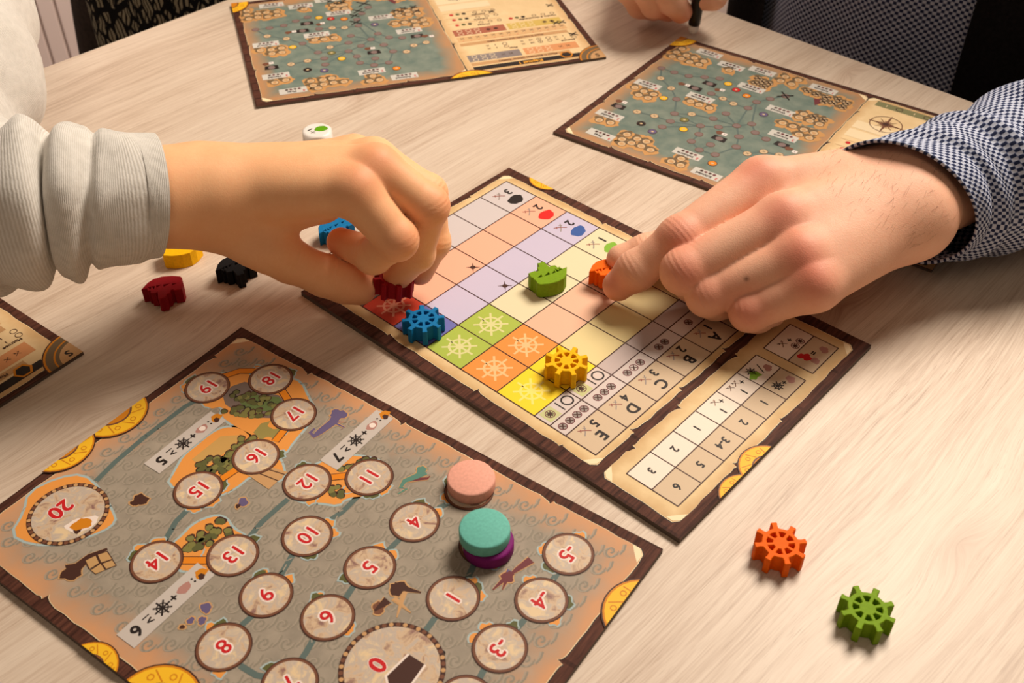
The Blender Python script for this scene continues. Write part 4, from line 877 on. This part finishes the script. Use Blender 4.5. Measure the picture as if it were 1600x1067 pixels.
def dotted_shirt():
    m = mat('blue_dotted_weave', (120, 130, 160), 0.8, 0.15); t = NT(m); sp = t.n('ShaderNodeSeparateXYZ', i_0=t.coord('UV'))
    k = 2*PI/3.1; n = t.noise(t.coord('UV'), 0.9, 2)
    u = t.math('SINE', t.math('ADD', t.math('MULTIPLY', t.math('ADD', sp.outputs[0], sp.outputs[1]), k*.707), n)); v = t.math('SINE', t.math('ADD', t.math('MULTIPLY', t.math('SUBTRACT', sp.outputs[0], sp.outputs[1]), k*.707), n))
    f = t.math('ADD', t.math('MULTIPLY', t.math('ADD', u, v), 0.25), 0.5)
    t.color(t.ramp(f, [(0.36, (32, 40, 70)), (0.46, (98, 110, 148)), (0.58, (184, 190, 208))])); t.bump(f, 0.35, 0.0006)
    return m
def floral():
    m = mat('black_leaf_print', (160, 146, 120), 0.8, 0.15); t = NT(m); c = t.coord('UV')
    d = t.noise(t.mapping(c, (.05, .05, .05)), 2.2, 2); cv = t.n('ShaderNodeVectorMath', operation='ADD', i_0=t.mapping(c, (.11, .062, .1), (0, 0, .5))).outputs[0]
    vo = t.n('ShaderNodeTexVoronoi', i_Vector=cv, i_Scale=1.0); vo.feature = 'DISTANCE_TO_EDGE'
    wv = t.n('ShaderNodeTexWave', i_Vector=t.mapping(c, (.1, .1, .1)), i_Scale=0.9, i_Distortion=7.0, i_Detail=1.0)
    leaf = t.math('MULTIPLY', t.math('GREATER_THAN', vo.outputs[0], 0.11), t.math('GREATER_THAN', wv.outputs[1], 0.30))
    t.color(t.mix(leaf, (16, 15, 16), (150, 140, 118))); return m
M_GREY = cloth_mat('light_grey_jersey', (204, 200, 193), (220, 216, 209), 260); M_SHIRT = dotted_shirt(); M_FLORAL = floral()
M_DARK = plain_noise('dark_brown_denim', (40, 31, 26), (52, 41, 34), 300, 0.85, 0.3, 0.15); M_BLACKC = plain_noise('black_wool', (17, 16, 18), (26, 24, 26), 400, 0.9, 0.3, 0.1)
def torso(name, rows, m, parent, fold=None, n=72, arc=(0, 2*PI), k=50, uvs=1.0, push=0.0):
    """rows: cx, cy, z, half width, half depth (mm), heading; open arcs make open jackets"""
    S = spline(rows, k); cl = abs(arc[1]-arc[0]) > 6.2; th = np.linspace(arc[0], arc[1], n, endpoint=not cl); rings = []; UV = []
    for i in range(k):
        cx, cy, z, a, b, h = S[i]; R = []
        for t_ in th:
            f = (fold(i/(k-1), t_) if fold else 0) + push; x, y = (a+f)*math.cos(t_), (b+f)*math.sin(t_)
            R.append((cx + x*math.cos(h) - y*math.sin(h), cy + x*math.sin(h) + y*math.cos(h), z)); UV.append((t_*(a+b)/2*uvs, z*uvs))
        rings.append(np.array(R))
    V, Fc = loft(rings, closed=cl, cap=cl); o = link_mesh(name, V, Fc, m, parent, smooth=True); add_uv(o, UV); return o
#@@ALL
# ============ person in the blue shirt: left hand on the orange ship, right hand with the pen
B = thing('person', 'person in blue dotted shirt and open black jacket placing the orange ship', 'person', (0, 0, 0))
WR = (1412, 312, 46.7, 21.7)
palmR = (1, 9.0, [cap((1530, 284, 40, 17), (1430, 314, 44, 20)), cap((1402, 292, 46.0, 18.2), (1425, 340, 44.2, 18.8)), cap((1395, 285, 48.0, 18.5), (1192, 290, 48.0, 12.0)), cap((1400, 300, 48.0, 18.5), (1226, 345, 48.0, 12.0)), cap((1405, 325, 45.5, 18.4), (1252, 400, 43.0, 11.3)), cap((1412, 340, 43.0, 18.2), (1274, 446, 36.8, 10.6)),
    cap((1300, 300, 40.5, 14.9), (1260, 420, 33.1, 12.6)), cap((1395, 290, 40.5, 16.0), (1240, 305, 30.6, 13.5))])
chunks = [bones([palmR,
    finger([(1190, 288, 49.2, 12.7), (1064, 374, 36.8, 10.1), (994, 423, 21.9, 8.5), (966, 446, 13.9, 7.3)], bulge=0.7),
    finger([(1224, 345, 48.6, 12.2), (1069, 424, 31.8, 9.6), (1082, 440, 18.2, 8.3), (1108, 448, 13.2, 7.4)], bulge=0.6),
    finger([(1252, 402, 43.0, 11.4), (1106, 461, 24.4, 8.8), (1118, 470, 15.1, 7.8), (1140, 474, 12.0, 7.0)], bulge=0.6),
    finger([(1272, 446, 36.8, 10.6), (1171, 487, 22.5, 8.0), (1182, 492, 14.5, 7.2), (1205, 488, 12.0, 6.8)], bulge=0.4),
    finger([(1235, 305, 30.6, 13.0), (1075, 372, 20.7, 9.8), (1010, 396, 15.1, 8.5), (972, 406, 12.3, 7.6)], bulge=0.3)])]
elbow = np.array([470.0, 520.0, 85.0]); sh = np.array([500.0, 690.0, 320.0])
chunks.append(tube([pt((1510, 290, 41, 0)), pt((1640, 248, 44, 0)), elbow, sh], [15, 20, 36, 50]))
KR = [pt((1182, 268, 58.6)), pt((1222, 330, 58.6)), pt((1250, 390, 53.7)), pt((1274, 440, 46.2)), pt((1062, 366, 43.8)), pt((1062, 420, 42.5)), pt((966, 446, 15.9)), pt((1100, 455, 36.3)), pt((1168, 488, 28.9))]
M_SKIN_B = skin_mat('fair_skin', (230, 174, 144), (214, 108, 86), (236, 184, 154), grain=0.7)
# right hand holding the pen
pen_tip = at(1083, 47, 4.0); pen_dir = np.array([0.02, -0.10, 0.99]); pen_dir /= np.linalg.norm(pen_dir)
def pj(x, y, z, r): return (x, y, z, r)
handP = bones([(1, 8.0, [cap((1040, -190, 60, 22), (1045, -110, 52, 19)), cap((1020, -120, 52, 14), (1000, -62, 46, 11)), cap((1045, -120, 52, 15), (1030, -70, 46, 11)), cap((1075, -115, 52, 14), (1075, -70, 46, 11))]),
    finger([(1000, -62, 46, 10.5), (982, -18, 32, 9), (1000, 8, 16, 8.4), (1022, 14, 10, 7.8)]),
    finger([(1026, -68, 48, 10.5), (1006, -20, 38, 9), (1022, 8, 22, 8.4), (1045, 15, 13, 7.8)]),
    finger([(1052, -70, 48, 10.5), (1036, -22, 40, 9), (1050, 2, 28, 8.6), (1064, 18, 18, 7.6)]),
    finger([(1090, -72, 46, 11), (1118, -30, 36, 9.4), (1115, -6, 28, 8.6), (1100, -3, 26, 8)])])
sh2 = np.array([225.0, 930.0, 320.0])
chunks.append(tube([np.array([350.0, 800.0, -300]), np.array([345.0, 795.0, 0]), np.array([350.0, 810.0, 300.0]), np.array([355.0, 815.0, 440.0])], [95, 100, 110, 50]))
chunks.append(tube([sh2, np.array([95.0, 960.0, 90.0]), pt((1020, -260, 60, 0)), pt((1041, -150, 56, 0))], [55, 40, 26, 18]))
chunks.append(handP)
KP = [pt((1040, 12, 20)), pt((1064, 18, 18)), pt((1022, 10, 14))]
bodyB = body_mesh('body', chunks, M_SKIN_B, B, [(k, .75) for k in KR] + [(k, .6) for k in KP], moles=[pt((1163, 437, 43))])
# fine dark hairs over the wrist
me_ = bodyB.data; VC = np.array([v.co for v in me_.vertices])/MM; VN = np.array([v.normal for v in me_.vertices]); wc = pt((1385, 295, 55)); rh = random.Random(5)
cand = np.where((np.linalg.norm(VC - wc, axis=1) < 32) & (VN[:, 2] > 0.05))[0]; hv = []; hf_ = []
for _ in range(230):
    i = int(cand[rh.randrange(len(cand))]); n_ = VN[i]; t_ = np.array([-0.55 + rh.uniform(-.3, .3), -0.75 + rh.uniform(-.35, .35), rh.uniform(-.3, .3)]); t_ -= n_*(t_ @ n_); t_ /= np.linalg.norm(t_); q_ = np.cross(n_, t_); L_ = rh.uniform(3, 6.5); b_ = len(hv); p_ = VC[i]
    m1 = p_ + t_*L_*.5 + n_*.5; m2 = p_ + t_*L_ + n_*.35; hv += [p_ - q_*.035, p_ + q_*.035, m1 + q_*.03, m1 - q_*.03, m2]; hf_ += [(b_, b_+1, b_+2, b_+3), (b_+3, b_+2, b_+4)]
tag(link_mesh('arm_hair', hv, hf_, mat('hair_brown', (128, 84, 58), 0.6), B), kind='stuff')
# shirt sleeve on the table side
r_ = random.Random(2)
def fold_blue(s, a):
    f = 0.8*math.sin(s/9 + 2*a) + 0.6*math.sin(s/5 - 3*a + 1)
    for c, w_, h, ph in ((14, 3.5, -1.6, 1.0), (24, 5, 1.6, 2.0), (36, 4, -2.2, 0.2), (48, 7, 2.6, 1.2), (60, 5, -2.6, 2.5), (80, 9, 3.0, 0.4)): f += h*math.exp(-((s-c-6*math.sin(a+ph))/w_)**2)
    return f*min(1, .3+s/14)
P0, P1, P2 = at(1404, 319, 43), at(1505, 292, 40), at(1600, 260, 43)
d_ = (P2-P1)/np.linalg.norm(P2-P1)
sleeve('shirt_sleeve', [(*P0, 31.5, 31.5, 0), (*at(1462, 305, 40), 31.5, 32, 0), (*P1, 34, 33.5, 0), (*P2, 37, 36, 0), (*(P2+d_*60+np.array([0, 0, 6])), 40, 38, 0), (*(elbow*.7+P2*.3), 46, 44, 0), (*elbow, 54, 52, 0), (*(elbow*.5+sh*.5), 62, 62, 0), (*sh, 72, 72, 0)], fold_blue, M_SHIRT, B, rows=150, shear=(17, -8))
# torso behind the far table edge
hd = math.atan2(-0.686, 0.727)
def fold_t(s, a): return 5*math.sin(7*a + 5*s) * (0.4+s) + 3*math.sin(13*a - 9*s)
RT = [(355, 790, -330, 190, 130, hd), (350, 790, -150, 180, 125, hd), (345, 790, 0, 177, 121, hd), (350, 800, 150, 185, 120, hd), (355, 810, 300, 200, 118, hd), (358, 818, 390, 150, 95, hd), (358, 820, 430, 60, 60, hd)]
torso('shirt', RT, M_SHIRT, B, fold_t)
torso('jacket_front', RT[:-1], M_BLACKC, B, fold_t, arc=(-1.28, 0.9), push=9)
torso('jacket_front', RT[:-1], M_BLACKC, B, fold_t, arc=(-2.27, -4.0), push=9)
# ============ pen
pn = thing('marker_pen', 'black marker pen with white round end held over the far map sheet', 'pen', (*pen_tip[:2], 0)); 
def rod(name, prof, m):
    u = np.cross(pen_dir, (0, 1, 0)); u /= np.linalg.norm(u); v = np.cross(u, pen_dir); rings = []
    for h, r in prof: rings.append(np.array([np.array([0, 0, 2.2]) + pen_dir*h + r*(u*math.cos(a)+v*math.sin(a)) for a in np.linspace(0, 2*PI, 28, endpoint=False)]))
    V, Fc = loft(rings, cap=True); return link_mesh(name, V, Fc, m, pn, smooth=True)
rod('barrel', [(6.2, 3.4), (6.6, 3.9), (12, 4.0), (40, 4.4), (110, 4.4), (112, 3.8)], mat('pen_black', (14, 13, 14), 0.3)); rod('white_end', [(0, 1.0), (.3, 2.2), (1.2, 3.0), (3, 3.4), (6.4, 3.5)], mat('pen_white', (230, 226, 220), 0.4))
# ============ person in the grey sweatshirt: left hand with the dark red wheel
G = thing('person', 'person in light grey sweatshirt holding the dark red wheel', 'person', (0, 0, 0))
palmL = (1, 9.0, [cap((190, 309, 73, 17.5), (262, 308, 70, 19.3)), cap((262, 308, 70, 19.3), (330, 306, 69, 18.6)), cap((320, 298, 69, 17), (556, 296, 73, 10.5)), cap((325, 290, 67, 17), (586, 262, 75, 10)), cap((330, 285, 60, 16), (583, 252, 65, 10)), cap((335, 290, 54, 15), (553, 246, 57, 10)),
    cap((330, 330, 60, 16), (420, 385, 46, 11)), cap((400, 320, 58, 13), (500, 310, 61, 11))])
chL = [bones([palmL,
    finger([(556, 300, 73, 10.6), (620, 374, 55, 8.6), (583, 398, 39, 8.0), (533, 378, 35, 6.6)], k=2.2, bulge=0.4),
    finger([(588, 264, 77, 10.2), (668, 322, 62, 8.8), (650, 396, 37, 7.8), (621, 431, 22, 6.6)], k=2.2, bulge=0.4),
    finger([(585, 252, 67, 10), (668, 302, 53, 8.4), (676, 378, 31, 7.6), (656, 424, 18, 6.4)], k=2.2, bulge=0.4),
    finger([(555, 246, 59, 9.6), (628, 292, 45, 7.8), (650, 350, 29, 7.0), (640, 395, 19, 6)], k=2.2),
    finger([(405, 376, 48, 11.3), (452, 407, 36, 9.6), (508, 431, 25, 9.2), (538, 441, 20, 9.2), (561, 448, 17, 8.4)], kp=5.0)])]
elG = np.array([-258.0, 385.0, 70.0]); upG = np.array([-278.0, 485.0, 88.0]); shG = np.array([-385.0, 675.0, 135.0])
chL.append(tube([pt((215, 309, 73, 0)), pt((90, 312, 76, 0)), elG, upG, shG, np.array([-450.0, 655.0, 130]), np.array([-490.0, 655.0, 0]), np.array([-490.0, 655.0, -300])], [16, 18, 25, 30, 40, 55, 66, 70]))
KL = [pt((566, 272, 84)), pt((600, 242, 84)), pt((640, 374, 60)), pt((690, 318, 64)), pt((621, 431, 22)), pt((656, 424, 18)), pt((561, 446, 17)), pt((533, 378, 35))]
M_SKIN_G = skin_mat('warm_tan_skin', (242, 182, 134), (216, 116, 80), (246, 190, 142), grain=0.35)
body_mesh('body', chL, M_SKIN_G, G, [(k, .5) for k in KL])
def fold_grey(s, a):
    f = 0.0
    for c, w_, h, sl in ((25, 2.0, -5.0, 2.0), (32, 5.0, 3.6, 1.0), (41, 2.8, -6.5, 3.0), (48, 4.5, 3.4, -2.0), (58, 6.0, -5.0, 4.0), (70, 5.5, 6.0, -3.0), (86, 5, -4.2, 3.0), (100, 8, 3.5, 4), (118, 6, -4, 3), (140, 10, 4, 5), (165, 7, -4, 4), (190, 12, 4, 6), (220, 8, -4, 5), (250, 12, 4, 5)):
        f += h*math.exp(-((s-c-sl*math.sin(a+c*.4))/w_)**2)*(0.8+.3*math.sin(a+c*.9))
    return f + (0.5*math.sin(s/4+3*a) + .45*math.sin(7*a+3))*min(1, s/12)
sleeve('sweatshirt_sleeve', [(*at(243, 306, 72), 25.8, 25.8, 0), (*at(212, 307, 73), 26.6, 26.6, 0), (*at(180, 310, 74), 27.5, 28, 0), (*at(90, 312, 76), 30.5, 31.5, 0), (*at(0, 318, 76), 34, 36, 0), (*elG, 44, 43, 0), (*upG, 46, 46, 0), (-328, 580, 110, 46, 46, 0), (*shG, 54, 54, 0)], fold_grey, M_GREY, G, rows=220, thick=2.4, shear=(5, -4))
def fold_g2(s, a): return 4*math.sin(5*a+11*s) + 2.5*math.sin(9*a-23*s) + 2*math.sin(31*s+2*a)
hf = math.atan2(E1[1], E1[0])
torso('sweatshirt', [(-505, 655, -330, 122, 92, hf), (-500, 652, -150, 122, 92, hf), (-495, 650, 0, 122, 90, hf), (-488, 648, 120, 120, 86, hf), (-480, 645, 190, 92, 70, hf), (-480, 645, 215, 45, 45, hf)], M_GREY, G, fold_g2)
# ============ person in the leaf print top
Fp = thing('person', 'person in black leaf print top and dark trousers beyond the table edge', 'person', (0, 0, 0))
body_mesh('body', [tube([np.array([-240.0, 890, -350]), np.array([-240.0, 890, 0]), np.array([-240.0, 895, 300]), np.array([-240.0, 898, 440])], [70, 75, 80, 45])], M_SKIN_B, Fp, [])
torso('leaf_print_top', [(-232, 884, -300, 124, 102, hf), (-232, 880, -160, 124, 100, hf), (-234, 882, 40, 127, 97, hf), (-238, 890, 250, 140, 100, hf), (-242, 898, 390, 110, 80, hf), (-242, 898, 430, 55, 55, hf)], M_FLORAL, Fp, lambda s, a: 3*math.sin(6*a+7*s)+2*math.sin(11*a-5*s))
torso('trousers', [(-282, 882, -560, 100, 84, hf), (-282, 882, -400, 104, 84, hf), (-282, 882, -250, 104, 82, hf), (-282, 882, -120, 100, 80, hf), (-278, 884, -30, 92, 76, hf), (-270, 890, 20, 84, 72, hf)], M_DARK, Fp, lambda s, a: 3*math.sin(5*a+6*s))
